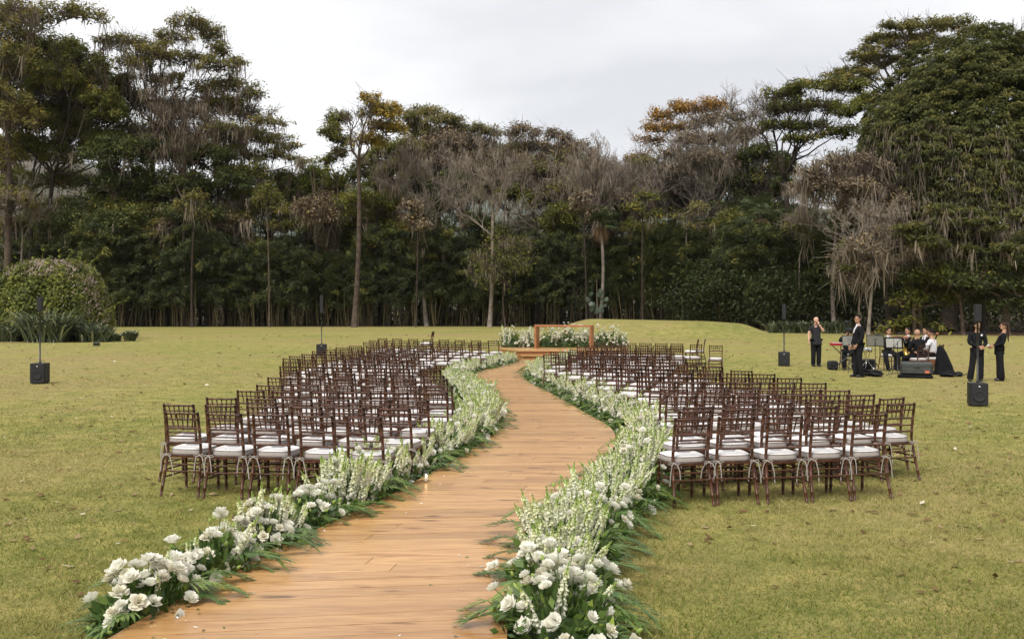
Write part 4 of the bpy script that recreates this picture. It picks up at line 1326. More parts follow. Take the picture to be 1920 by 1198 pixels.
        if hair in ('long', 'pony'):
            for k in range(7):
                x = (k - 3) * (.020 if hair == 'long' else .010)
                mb.tube([hp((x, .085, .05)), hp((x * 1.1, .118, -.05)), hp((x * 1.1, .125, -.18)), hp((x * .8, .12, -.34)), hp((x * .5, .13, -.46))], [.022, .026, .024, .018, .006], 6)
        part('hair', mb, hm)
    if beard:
        mb = MB(); mb.ball(hp((0, -.036, -.068)), (.060, .062, .050), 12, 8, Rh); part('beard', mb, M_BEARD)
    if top == 'jacket' and tie:
        c, n = J['chest'], J['neck']; f = unit(np.cross(np.array([1.0, 0, 0]), n - c)) * (1 if True else 1)
        f = np.array([0, -1.0, 0]) - np.dot(np.array([0, -1.0, 0]), unit(n - c)) * unit(n - c); f = unit(f)
        top_p = n + f * .060 + np.array([0, 0, .03]); low = c * .8 + J['waist'] * .2 + f * .166
        mb = MB(); v = [top_p + np.array([-.055, 0, 0]), top_p + np.array([.055, 0, 0]), low + np.array([.03, 0, 0]), low + np.array([-.03, 0, 0]), (top_p + low) / 2 + f * .022 + np.array([.055, 0, 0]), (top_p + low) / 2 + f * .022 + np.array([-.055, 0, 0])]
        mb.add(v + [p - f * .03 for p in v], [[0, 1, 4, 5], [5, 4, 2, 3], [0, 5, 11, 6], [5, 3, 9, 11], [1, 7, 10, 4], [4, 10, 8, 2], [0, 6, 7, 1], [3, 2, 8, 9]])
        ring = [n + np.array([.058 * math.cos(a), .058 * math.sin(a), .022 - .012 * math.sin(a)]) for a in np.linspace(0, 2 * PI, 13)]
        mb.tube(ring, .016, 5, cap=False)
        part('shirt_front', mb, M_SHIRT)
        mb = MB(); m_ = (top_p + low) / 2 + f * .031
        mb.tube([top_p + f * .012, m_, low + f * .012], [.012, .017, .022], 5); part('necktie', mb, M_SUIT)
    return b

def gpt(px, d): return np.array([(px - 960) * d / F, d, 0.0])
ppl = {}
ppl['bald'] = person('bald bearded man in black shirt standing with a hand at his mouth', G(1530, 687), R(6), STAND,
    dict(wrist_r=(.055, -.165, 1.50), elbow_r=(.225, -.13, 1.24), wrist_l=(-.27, -.02, .885), elbow_l=(-.25, .04, 1.14)), head_yaw=R(22), skin=M_SKIN1, top='shirt', top_mat=M_TEE, hair='none', scale=.985, slim=1.16, beard=True, sleeves=False, palms={'r': (-.6, .6, 0), 'l': (1, 0, 0)})
ppl['suit'] = person('young man in black suit standing sideways and looking at the camera', G(1609, 707), R(-84), STAND,
    dict(wrist_l=(-.235, -.10, .90), elbow_l=(-.235, .01, 1.14), wrist_r=(.20, -.14, .92), ankle_l=(-.09, -.04, .075), ankle_r=(.10, .06, .075)), head_yaw=R(48), scale=1.04, slim=1.03)
ppl['w1'] = person('smiling woman in black jacket standing behind the near speaker pole', gpt(1832, 28.0), R(-12), STAND,
    dict(wrist_l=(.02, -.22, 1.03), wrist_r=(.10, -.22, 1.03), elbow_l=(-.235, -.04, 1.13), elbow_r=(.235, -.04, 1.13), ankle_l=(-.20, .02, .075), knee_l=(-.13, -.01, .5), ankle_r=(.08, 0, .075)), head_yaw=R(20), hair='long', scale=.95, slim=1.02, wide_leg=.03, tie=False, palms={'l': (0, 1, 0), 'r': (0, 1, 0)})
mb = MB(); mb.ball((.085, -.158, 1.30), (.03, .012, .03), 10, 6); mb.build('white_brooch', M_MARK, ppl['w1'])
ppl['w2'] = person('woman with long ponytail in black suit leaning back in profile', gpt(1876, 28.2), R(-108), STAND,
    dict(pelvis=(0, -.035, .96), hip_l=(-.09, -.03, .90), hip_r=(.09, -.03, .90), waist=(0, -.03, 1.10), chest=(0, .05, 1.28), neck=(0, .10, 1.44), throat=(0, .10, 1.51), shoulder_l=(-.17, .09, 1.38), shoulder_r=(.17, .09, 1.38),
         elbow_l=(-.21, .04, 1.12), elbow_r=(.21, .04, 1.12), wrist_l=(-.13, -.21, 1.02), wrist_r=(.10, -.21, 1.02)), hair='pony', scale=.955, slim=.95, wide_leg=.05, tie=False, hair_mat=plain('brown_hair', (.045, .022, .014), .7, .35, 30, .12))
mb = MB(); mb.tube([(-.07, -.30, .985), (-.07, -.30, 1.05)], .032, 10); mb.build('paper_cup', M_MARK, ppl['w2'])

# seated musicians
def seat_chair(p, rz, lab):
    r = dup(CH_FAR, (p[0], p[1], 0), rz, lab, None)
    if 'group' in r: del r['group']
    return r
D1 = 33.6
ppl['keys'] = person('seated man in black suit and tie holding a video camera up to his face', gpt(1589, D1), R(-12), SIT,
    dict(wrist_l=(-.07, -.24, 1.17), wrist_r=(.09, -.24, 1.16), elbow_l=(-.26, -.14, .93), elbow_r=(.26, -.14, .93)), beard=True, palms={'l': (1, 0, 0), 'r': (-1, 0, 0)})
ppl['violin'] = person('seated violinist in dark suit and white shirt playing behind the music stands', gpt(1665, 33.2), R(-2), SIT,
    dict(wrist_l=(-.09, -.30, 1.02), elbow_l=(-.30, -.16, .86), wrist_r=(.19, -.37, 1.05), elbow_r=(.25, -.20, .86), knee_l=(-.22, -.42, .5), knee_r=(.2, -.42, .5)), head_yaw=R(18))
ppl['viola'] = person('seated second violinist in dark suit turned to the left behind the saxophonist', gpt(1704, 33.4), R(-60), SIT,
    dict(wrist_l=(-.10, -.30, 1.02), elbow_l=(-.28, -.16, .86), wrist_r=(.16, -.35, 1.05), elbow_r=(.25, -.20, .86)))
ppl['sax'] = person('seated bald saxophonist in black suit with his back to the camera', gpt(1722, 30.8), R(-165), SIT,
    dict(wrist_l=(-.06, -.27, .86), wrist_r=(.10, -.25, .70), elbow_l=(-.25, -.10, .83), elbow_r=(.25, -.09, .82)), skin=M_SKIN2, hair='none', slim=1.14, tie=False, head_tilt=R(6))
ppl['cello'] = person('seated dark haired man in dark jacket behind the man in white shirt', gpt(1737, 33.6), R(-62), SIT, None)
ppl['white'] = person('seated man in white shirt and dark trousers with his back turned', gpt(1749, 31.2), R(-132), SIT,
    dict(wrist_l=(-.10, -.30, .95), wrist_r=(.16, -.30, .80)), top='shirt', top_mat=M_SHIRT, slim=1.04, beard=True)
finish_skins()
for k, lab in (('keys', 'dark wooden chair under the man with the video camera'), ('violin', 'dark wooden chair under the violinist'), ('viola', 'dark wooden chair under the second violinist'), ('sax', 'dark wooden chair under the bald saxophonist'), ('cello', 'dark wooden chair under the man beside the cello'), ('white', 'dark wooden chair under the man in white shirt')):
    b = ppl[k]; rz = b.rotation_euler[2] + PI
    off = rotz(rz) @ np.array([0, -.205, 0])
    seat_chair((b.location[0] + off[0], b.location[1] + off[1]), rz, lab)

# ------------------------------------------------------------------ instruments and gear
M_VARN = plain('violin_varnish', (0.27, 0.085, 0.030), 0.25, 0.2, 14.0, 0.6)
M_GOLD = plain('brass_gold', (0.75, 0.50, 0.14), 0.25, 0.1, 10.0, 0.5, metal=.9)
M_RED = plain('red_keyboard_case', (0.30, 0.02, 0.025), 0.35, 0.1, 10.0, 0.5)
M_IVORY = plain('white_keys', (0.78, 0.77, 0.74), 0.35, 0.03, 10.0, 0.4)
M_GREYB = plain('grey_stand_board', (0.24, 0.235, 0.22), 0.5, 0.06, 6.0, 0.4)
M_PAPER = plain('sheet_music', (0.62, 0.62, 0.65), 0.7, 0.03, 6.0, 0.2)
M_CASE = plain('dark_grey_case', (0.050, 0.055, 0.052), 0.6, 0.2, 8.0, 0.35, bump=.2)
M_CLOTH = plain('black_cloth', (0.011, 0.011, 0.013), 0.9, 0.3, 6.0, 0.1, bump=.5)
M_STICK = plain('orange_sticker', (0.55, 0.16, 0.09), 0.6, 0.15, 8.0, 0.2)
M_CHROME = plain('chrome', (0.65, 0.65, 0.67), 0.2, 0.05, 10.0, 0.5, metal=1.0)

def world_pt(b, p):
    return np.array(b.location) + rotz(b.rotation_euler[2]) @ (np.array(p, float) * 1.0)

def fiddle(lab, name, p, q, up, body_l):
    """violin family: waisted body at p, scroll at q"""
    t = thing(name, lab, name, p)
    p0 = np.zeros(3); q0 = np.array(q) - np.array(p); ax = unit(q0); n = unit(np.array(up) - np.dot(up, ax) * ax); s = np.cross(ax, n)
    L = body_l; out = []
    for u, w in ((0, .02), (.06, .25), (.2, .30), (.35, .24), (.5, .17), (.62, .21), (.8, .245), (.93, .18), (1, .03)):
        out.append((u, w))
    v = []; m = len(out)
    for h in (-1, 1):
        for sg in (-1, 1):
            for u, w in out: v.append(ax * u * L + s * sg * w * L + n * h * .05 * L)
    f = []
    for k in range(m - 1):
        f += [[k, k + 1, m + k + 1, m + k], [2 * m + k, 3 * m + k, 3 * m + k + 1, 2 * m + k + 1], [k, 2 * m + k, 2 * m + k + 1, k + 1], [m + k, m + k + 1, 3 * m + k + 1, 3 * m + k]]
    mb = MB(); mb.add(v, f); mb.build('body', M_VARN, t)
    N = np.linalg.norm(q0)
    mb = MB(); mb.tube([ax * L * .55 + n * .07 * L, ax * N + n * .06 * L], [.035 * L, .03 * L], 5); mb.build('neck', M_BLACK, t)
    mb = MB(); mb.ball(ax * (N + .03 * L) + n * .04 * L, .065 * L, 8, 6)
    for sg in (-1, 1): mb.tube([ax * N * .97, ax * N * .97 + s * sg * .12 * L], .012 * L, 4)
    mb.build('scroll', M_VARN, t)
    return t
b = ppl['violin']
fiddle('brown violin held under the chin of the violinist', 'violin', world_pt(b, (.03, -.16, 1.10)), world_pt(b, (.25, -.52, 1.10)), (0, 0, 1), .36)
t = thing('violin_bow', 'thin bow in the hand of the violinist', 'bow', world_pt(b, (-.09, -.38, 1.02)))
mb = MB(); mb.tube([(0, 0, 0), (.12, -.02, .22), (.20, -.03, .46)], .006, 5); mb.build('stick', M_VARN, t)
b = ppl['viola']
fiddle('brown violin held by the second violinist', 'violin', world_pt(b, (.03, -.16, 1.10)), world_pt(b, (.22, -.52, 1.06)), (0, 0, 1), .36)
b = ppl['white']
fiddle('cello with scroll rising behind the man in white shirt', 'cello', gpt(1741, 32.4) + np.array([0, 0, .18]), P(1758, 627, 32.0), (-.5, -.6, .3), .76)
# saxophone
b = ppl['sax']; t = thing('saxophone', 'golden saxophone held by the bald musician', 'saxophone', world_pt(b, (0, 0, 0)), b.rotation_euler[2])
mb = MB()
mb.tube([(.0, -.14, 1.17), (.0, -.22, 1.19), (.02, -.27, 1.12), (.05, -.29, .90), (.09, -.31, .66), (.12, -.35, .58), (.13, -.42, .60), (.13, -.47, .72), (.13, -.50, .82)], [.008, .011, .016, .024, .033, .040, .048, .056, .075], 9)
mb.build('tube', M_GOLD, t)
mb = MB()
for k in range(7): mb.ball((.035 + .008 * k, -.315 - .002 * k, 1.05 - .06 * k), (.016, .012, .016), 6, 5)
mb.build('keys', M_CHROME, t)

# keyboard on its stand
t = thing('keyboard', 'red stage keyboard on a black folding stand', 'keyboard', gpt(1586, 33.0), R(-16))
MB().box((0, 0, .86), (1.02, .30, .09), bev=.012).build('case', M_RED, t)
k = MB(); k.box((0, -.06, .909), (.90, .15, .012)); k.build('white_keys', M_IVORY, t)
k = MB()
for q in range(25):
    if q % 7 not in (2, 6): k.box((-.43 + q * .035, -.03, .919), (.016, .09, .01))
k.build('black_keys', M_BLACK, t)
for sg in (-1, 1):
    mb = MB()
    for y in (-.13, .13): mb.tube([(sg * .42, y, .80), (-sg * .42, y * 1.3, .02)], .016, 6)
    mb.tube([(-sg * .42, -.2, .02), (-sg * .42, .2, .02)], .016, 6); mb.build('stand_leg', M_POLE, t)
# video camera on its rig
b = ppl['keys']; c = world_pt(b, (0.0, -.27, 1.22))
t = thing('video_camera', 'black video camera rig with a flat monitor above the seated man', 'camera', c, R(15))
MB().box((0, 0, .10), (.14, .22, .13), bev=.015).build('camera_body', M_BLACK, t)
mb = MB(); mb.tube([(0, -.10, .10), (0, -.24, .10)], .045, 10); mb.build('lens', M_BLACK, t)
MB().box((-.05, -.03, .36), (.24, .03, .075), bev=.008).build('monitor', M_BLACK, t)
mb = MB(); mb.tube([(0, 0, .16), (.02, 0, .26), (-.03, -.02, .34)], .012, 6); mb.tube([(-.07, 0, .17), (-.07, 0, .24), (.07, 0, .24), (.07, 0, .17)], .010, 6); mb.tube([(0, 0, .04), (0, 0, -.06)], .018, 6); mb.build('handle', M_BLACK, t)

def music_stand(p, rz, lab, bm, tilt=R(-62), w=.52, h=.36, z=1.0, paper=False):
    t = thing('music_stand', lab, 'music stand', p, rz, 'music stands in front of the players')
    Rt = rotx(tilt + PI / 2)
    MB().box((0, 0, z), (w, .012, h), Rt).build('board', bm, t)
    mb = MB()
    for c, s in (((0, 0, h / 2), (w + .03, .022, .02)), ((0, 0, -h / 2), (w + .03, .05, .02)), ((w / 2, 0, 0), (.02, .022, h)), ((-w / 2, 0, 0), (.02, .022, h))):
        q = MB(); q.box(c, s); mb.merge(q, Rt, (0, 0, z))
    mb.build('rim', M_POLE, t)
    if paper:
        mb = MB()
        for s in (-1, 1):
            q = MB(); q.box((s * .115, -.012, .0), (.22, .004, .30)); mb.merge(q, Rt, (0, 0, z))
        mb.build('sheet_music', M_PAPER, t)
    else:
        mb = MB()
        for kx, kz, ww in ((0, .07, .13), (.02, .035, .08), (-.02, .0, .06)):
            q = MB(); q.box((kx, -.009, kz), (ww, .004, .014)); mb.merge(q, Rt, (0, 0, z))
        mb.build('stencil_marking', plain('faded_stencil', (.12, .12, .12), .6), t)
    mb = MB(); mb.tube([(0, .01, 0.12), (0, .01, z)], .011, 7); mb.build('pole', M_POLE, t)
    for k in range(3):
        a = k * 2 * PI / 3 + .4
        mb = MB(); mb.tube([(0, .01, .30), (.24 * math.cos(a), .24 * math.sin(a), .01)], .010, 5); mb.build('leg', M_POLE, t)
music_stand(gpt(1592, 31.9), R(-18), 'small grey music stand board beside the standing man', M_GREYB, w=.42, h=.32, z=1.02, tilt=R(-84))
music_stand(gpt(1641, 31.9), R(-24), 'wide grey music stand board in front of the violinist', M_GREYB, z=1.02, w=.52, tilt=R(-70))
music_stand(gpt(1676, 31.0), R(-28), 'music stand holding white sheet music near the saxophonist', M_BLACK, z=.98, w=.52, tilt=R(-66), paper=True)

t = thing('microphone_stand', 'black microphone stand with a slanted boom beside the sheet music', 'microphone stand', gpt(1683, 30.4))
mb = MB(); mb.tube([(0, 0, .05), (0, 0, 1.02)], .011, 7); mb.build('pole', M_POLE, t)
mb = MB(); mb.tube([(-.09, 0, .86), (.0, 0, 1.02), (.24, .03, 1.26)], .008, 6); mb.build('boom', M_POLE, t)
mb = MB(); mb.tube([(.26, .03, 1.265), (.06, -.02, 1.29)], [.014, .020], 7); mb.ball((.05, -.02, 1.29), .028, 8, 6); mb.build('microphone', M_POLE, t)
for k in range(3):
    a = k * 2 * PI / 3 + .9
    mb = MB(); mb.tube([(0, 0, .10), (.34 * math.cos(a), .34 * math.sin(a), .012)], .010, 5); mb.build('leg', M_POLE, t)

t = thing('snare_drum', 'small chrome snare drum on a stand behind the suited man', 'drum', gpt(1625, 33.0))
mb = MB(); mb.lathe([(.001, .60), (.17, .60), (.175, .61), (.175, .74), (.17, .75), (.001, .75)], sides=18); mb.build('shell', M_CHROME, t)
for k in range(3):
    a = k * 2 * PI / 3
    mb = MB(); mb.tube([(.10 * math.cos(a), .10 * math.sin(a), .60), (.04 * math.cos(a), .04 * math.sin(a), .30), (.26 * math.cos(a), .26 * math.sin(a), .012)], .011, 5); mb.build('leg', M_CHROME, t)

def case(name, lab, p, rz, s, m, cat, extra=None, bev=.05):
    t = thing(name, lab, cat, p, rz)
    MB().box((0, 0, s[2] / 2 + .004), s, bev=bev).build('shell', m, t)
    mb = MB(); mb.tube([(-.07, -s[1] / 2, s[2] * .62), (-.06, -s[1] / 2 - .03, s[2] * .62), (.06, -s[1] / 2 - .03, s[2] * .62), (.07, -s[1] / 2, s[2] * .62)], .010, 5); mb.build('handle', M_POLE, t)
    mb = MB()
    for k in range(2):
        q = MB(); q.box((0, 0, s[2] * (.35 + .3 * k)), (s[0] + .006, s[1] + .006, .012)); mb.merge(q)
    mb.build('seam_band', M_POLE, t)
    return t
t = case('instrument_case', 'large dark grey instrument case lying behind the saxophonist', gpt(1719, 29.4) + np.array([0, 0, .09]), R(-22), (.90, .34, .38), M_CASE, 'case', bev=.06)
mb = MB(); mb.box((.28, -.1735, .10), (.12, .006, .075)); mb.build('sticker', M_STICK, t)
t = thing('flat_black_case', 'flat black case lying under the grey instrument case', 'case', gpt(1716, 29.4), R(-22)); MB().box((0, 0, .045), (.98, .40, .085), bev=.03).build('shell', M_CLOTH, t)
case('amplifier', 'black rounded amplifier case left of the keyboard', gpt(1561, 33.2), R(5), (.30, .30, .30), M_BLACK, 'case')
case('amplifier', 'black amplifier box on the grass behind the suited man', gpt(1628, 33.6), R(0), (.44, .34, .34), M_BLACK, 'case')

def lump(name, lab, p, rz, balls, cat='bag', m=None, straps=True):
    t = thing(name, lab, cat, p, rz); mb = MB()
    for c, r in balls: mb.ball(c, r, 12, 8, rotz(c[0] * 2) @ rotx(.2))
    mb.build('bag_body', m or M_CLOTH, t)
    if straps:
        mb = MB(); mb.tube([(-.2, -.1, .12), (-.1, -.2, .10), (.08, -.22, .06), (.22, -.12, .1)], .014, 5); mb.build('strap', M_POLE, t)
    return t
lump('backpack', 'crumpled black backpack on the grass behind the suited man', gpt(1624, 30.2), 0, [((-.13, 0, .12), (.20, .17, .13)), ((-.22, .05, .14), (.12, .12, .15)), ((.12, .02, .09), (.15, .14, .10))])
lump('backpack', 'round black backpack right of the crumpled one', gpt(1642, 29.9), 0, [((0, 0, .10), (.20, .15, .11)), ((.09, -.04, .09), (.11, .11, .09))])
lump('shoulder_bag', 'black bag lying right of the man in white shirt', gpt(1781, 29.8), 0, [((0, 0, .09), (.17, .13, .10)), ((-.15, .04, .07), (.14, .12, .08))])
lump('shoulder_bag', 'flat black bag lying farthest right of the players', gpt(1797, 30.0), 0, [((0, 0, .07), (.14, .11, .08))])
# soft instrument cover draped upright behind the white shirted man
t = thing('instrument_cover', 'tall black cloth instrument cover slumped beside the chair of the man in white', 'cover', gpt(1768, 30.8))
mb = MB()
secs = [(0, .02, .36, .24), (.12, .0, .30, .20), (.30, -.03, .25, .17), (.50, -.07, .19, .14), (.68, -.10, .15, .11), (.80, -.13, .11, .09), (.87, -.15, .07, .06), (.90, -.16, .02, .02)]
n = 18; v = []
for z, dx, a, bb in secs:
    for k in range(n):
        th = k * 2 * PI / n; wv = 1 + .13 * math.sin(th * 5 + z * 4) + .07 * math.sin(th * 9 - z * 7)
        v.append((dx + .05 + a * math.cos(th) * wv, bb * math.sin(th) * wv, z))
mb.add(v, [[i * n + j, i * n + (j + 1) % n, (i + 1) * n + (j + 1) % n, (i + 1) * n + j] for i in range(len(secs) - 1) for j in range(n)], smooth=True)
mb.build('cloth', M_CLOTH, t)
def flood(p, lab):
    t = thing('ground_spotlight', lab, 'spotlight', p, R(20), 'small spotlights on the lawn'); MB().box((0, 0, .14), (.34, .12, .14), rotx(.4), bev=.02).build('lamp_head', M_BLACK, t)
    mb = MB(); mb.tube([(-.19, 0, .12), (-.19, 0, .02), (.19, 0, .02), (.19, 0, .12)], .012, 5); mb.build('bracket', M_BLACK, t)
flood(G(181, 650), 'small black spotlight on the grass right of the round bush')
flood(G(1644, 632), 'small black spotlight on the grass far behind the violinist')

# ------------------------------------------------------------------ shrubs and plants on the lawn
M_BARK = plain('bark_brown', (0.080, 0.060, 0.045), 0.95, 0.45, 2.5, 0.1, bump=.5)
M_BARK_D = plain('bark_dark', (0.042, 0.032, 0.025), 0.95, 0.45, 2.5, 0.1, bump=.5)
M_BARK_P = plain('bark_pale', (0.21, 0.178, 0.142), 0.95, 0.4, 2.0, 0.1, bump=.5)
M_BARK_G = plain('bark_grey', (0.185, 0.155, 0.130), 0.95, 0.4, 2.0, 0.1, bump=.5)
M_TWIG = plain('bare_twig', (0.17, 0.14, 0.11), 0.95, 0.3, 2.0, 0.1)
L_DARK = leafmat('leaf_dark', [(0, (0.0406, 0.0528, 0.0183)), (.5, (0.0865, 0.1058, 0.0315)), (.85, (0.1524, 0.1627, 0.0433)), (1, (0.2541, 0.2237, 0.0499))], .40)
L_GREEN = leafmat('leaf_green', [(0, (0.0763, 0.0903, 0.0201)), (.5, (0.1578, 0.1643, 0.0345)), (.85, (0.2546, 0.2362, 0.0459)), (1, (0.4075, 0.3079, 0.0503))], .40)
L_OLIVE = leafmat('leaf_olive', [(0, (0.0933, 0.0990, 0.0305)), (.5, (0.1905, 0.1742, 0.0487)), (.85, (0.2899, 0.2415, 0.0639)), (1, (0.3934, 0.2969, 0.0761))], .40)
L_BROWN = leafmat('leaf_greybrown', [(0, (0.1226, 0.0918, 0.0583)), (.5, (0.2188, 0.1667, 0.1043)), (.85, (0.2889, 0.2168, 0.1303)), (1, (0.3502, 0.2501, 0.0920))], .2)
L_YELLOW = leafmat('leaf_yellow', [(0, (0.1080, 0.1020, 0.0216)), (.4, (0.2400, 0.1860, 0.0336)), (.8, (0.3840, 0.2580, 0.0420)), (1, (0.5040, 0.3240, 0.0480))], .3)
L_ORANGE = leafmat('leaf_orange', [(0, (0.1200, 0.0960, 0.0264)), (.4, (0.2880, 0.1620, 0.0360)), (.8, (0.4320, 0.2280, 0.0420)), (1, (0.5400, 0.3000, 0.0480))], .3)
L_LIME = leafmat('leaf_lime', [(0, (0.0756, 0.0992, 0.0180)), (.5, (0.1588, 0.1843, 0.0333)), (.85, (0.2570, 0.2622, 0.0449)), (1, (0.3931, 0.3402, 0.0513))], .40)
L_DOME = leafmat('leaf_dome', [(0, (0.0440, 0.0506, 0.0160)), (.45, (0.0968, 0.1034, 0.0280)), (.8, (0.1540, 0.1518, 0.0380)), (1, (0.2200, 0.1925, 0.0500))], .40)
L_BAMB = leafmat('leaf_bamboo', [(0, (0.0321, 0.0444, 0.0166)), (.5, (0.0643, 0.0792, 0.0280)), (.85, (0.1107, 0.1267, 0.0383)), (1, (0.2142, 0.2058, 0.0510))], .40)
L_MOSS = leafmat('hanging_moss', [(0, (0.1042, 0.0833, 0.0614)), (.5, (0.1997, 0.1632, 0.1228)), (1, (0.3037, 0.2517, 0.1910))], .2, .9, .05)
L_STRAP = leafmat('strap_leaf', [(0, (.050, .070, .036)), (.5, (.12, .145, .078)), (.85, (.23, .25, .14)), (1, (.45, .44, .30))], .2, .45, .35)
L_BUSH = leafmat('bush_leaf', [(0, (0.0399, 0.0572, 0.0115)), (.4, (0.1263, 0.1430, 0.0284)), (.75, (0.2793, 0.2788, 0.0488)), (.93, (0.4788, 0.4290, 0.0800)), (1, (0.5985, 0.4576, 0.2132))], .25)
L_PINK = leafmat('pink_brown_twig_tips', [(0, (.20, .15, .10)), (.6, (.36, .28, .22)), (1, (.50, .40, .34))], .2)
M_CULM = leafmat('bamboo_culm', [(0, (0.0338, 0.0300, 0.0135)), (.5, (0.0863, 0.0675, 0.0285)), (1, (0.1500, 0.1162, 0.0525))], 0, .6, .3)

def cards(mb, c, n, L, W, rg, val, tilt=.45, along=None, droop=.25, mi=0):
    """leaf faces at centres c with normals about n"""
    m = len(c)
    n = unit(n + rg.normal(0, tilt, (m, 3)))
    r = rg.normal(0, 1, (m, 3)) if along is None else along + rg.normal(0, .4, (m, 3))
    t = unit(r - (r * n).sum(1)[:, None] * n); b = np.cross(n, t)
    l = (L * rg.uniform(.65, 1.35, m))[:, None]; w = (W * rg.uniform(.7, 1.3, m))[:, None]
    dn = np.array([0, 0, -1.0]) * l * droop
    v = np.stack([c - t * l * .5, c + b * w * .5, c + t * l * .5 + dn, c - b * w * .5], 1).reshape(-1, 3)
    mb.add(v, np.arange(4 * m).reshape(-1, 4), val, mi)

def strands(mb, p, length, width, rg, val):
    """hanging tapered strips"""
    m = len(p)
    a = rg.uniform(0, PI, m); s = np.stack([np.cos(a), np.sin(a), np.zeros(m)], -1) * (width * .5)[:, None]
    sw = rg.normal(0, .11, (m, 3)); sw[:, 2] = 0
    l = length[:, None]
    q = p + np.array([0, 0, -.55]) * l + sw * l; e = p + np.array([0, 0, -1.0]) * l + sw * l * 2
    v = np.stack([p - s, p + s, q + s * .8, e, q - s * .8], 1).reshape(-1, 3)
    i = np.arange(m) * 5
    mb.add(v, np.stack([i, i + 1, i + 2, i + 4], -1), val)
    mb.add(v[:0], np.zeros((0, 3), int))
    mb.f.append(np.stack([i + 4, i + 2, i + 3], -1) + (mb.n - len(v))); mb.val.append(np.asarray(val)); mb.mi.append(np.zeros(m, int)); mb.sm.append(np.full(m, False))

def twigs(mb, p0, p1, r0, r1, rg, bend=.12, straight=False):
    """many thin sticks at once, three-sided, bent once unless straight"""
    m = len(p0)
    L = np.linalg.norm(p1 - p0, axis=1)[:, None]
    mid = (p0 + p1) / 2 + (0 if straight else rg.normal(0, bend, (m, 3)) * L)
    ax = unit(p1 - p0); ref = np.where(np.abs(ax[:, 2:3]) < .8, np.array([[0, 0, 1.0]]), np.array([[1.0, 0, 0]]))
    a = unit(np.cross(ax, ref)); b = np.cross(ax, a)
    th = np.array([0, 2 * PI / 3, 4 * PI / 3])
    ring = np.cos(th)[None, :, None] * a[:, None, :] + np.sin(th)[None, :, None] * b[:, None, :]
    rm = (np.asarray(r0) + np.asarray(r1)) / 2
    f = lambda c, r: c[:, None, :] + ring * np.broadcast_to(np.asarray(r, float), (m,))[:, None, None]
    rings = [f(p0, r0), f(p1, r1)] if straight else [f(p0, r0), f(mid, rm), f(p1, r1)]
    v = np.concatenate(rings, 1).reshape(-1, 3); nr = len(rings)
    base = (np.arange(m) * 3 * nr)[:, None, None]
    q = np.array([[s * 3 + k, s * 3 + (k + 1) % 3, s * 3 + 3 + (k + 1) % 3, s * 3 + 3 + k] for s in range(nr - 1) for k in range(3)])[None]
    mb.add(v, (base + q).reshape(-1, 4))
    return mid

def blob_points(rg, m, rx, ry, rz, shell=.75):
    d = unit(rg.normal(0, 1, (m, 3)))
    r = rg.uniform(shell ** 3, 1, m) ** (1 / 3.)
    return d * r[:, None] * np.array([rx, ry, rz]), d

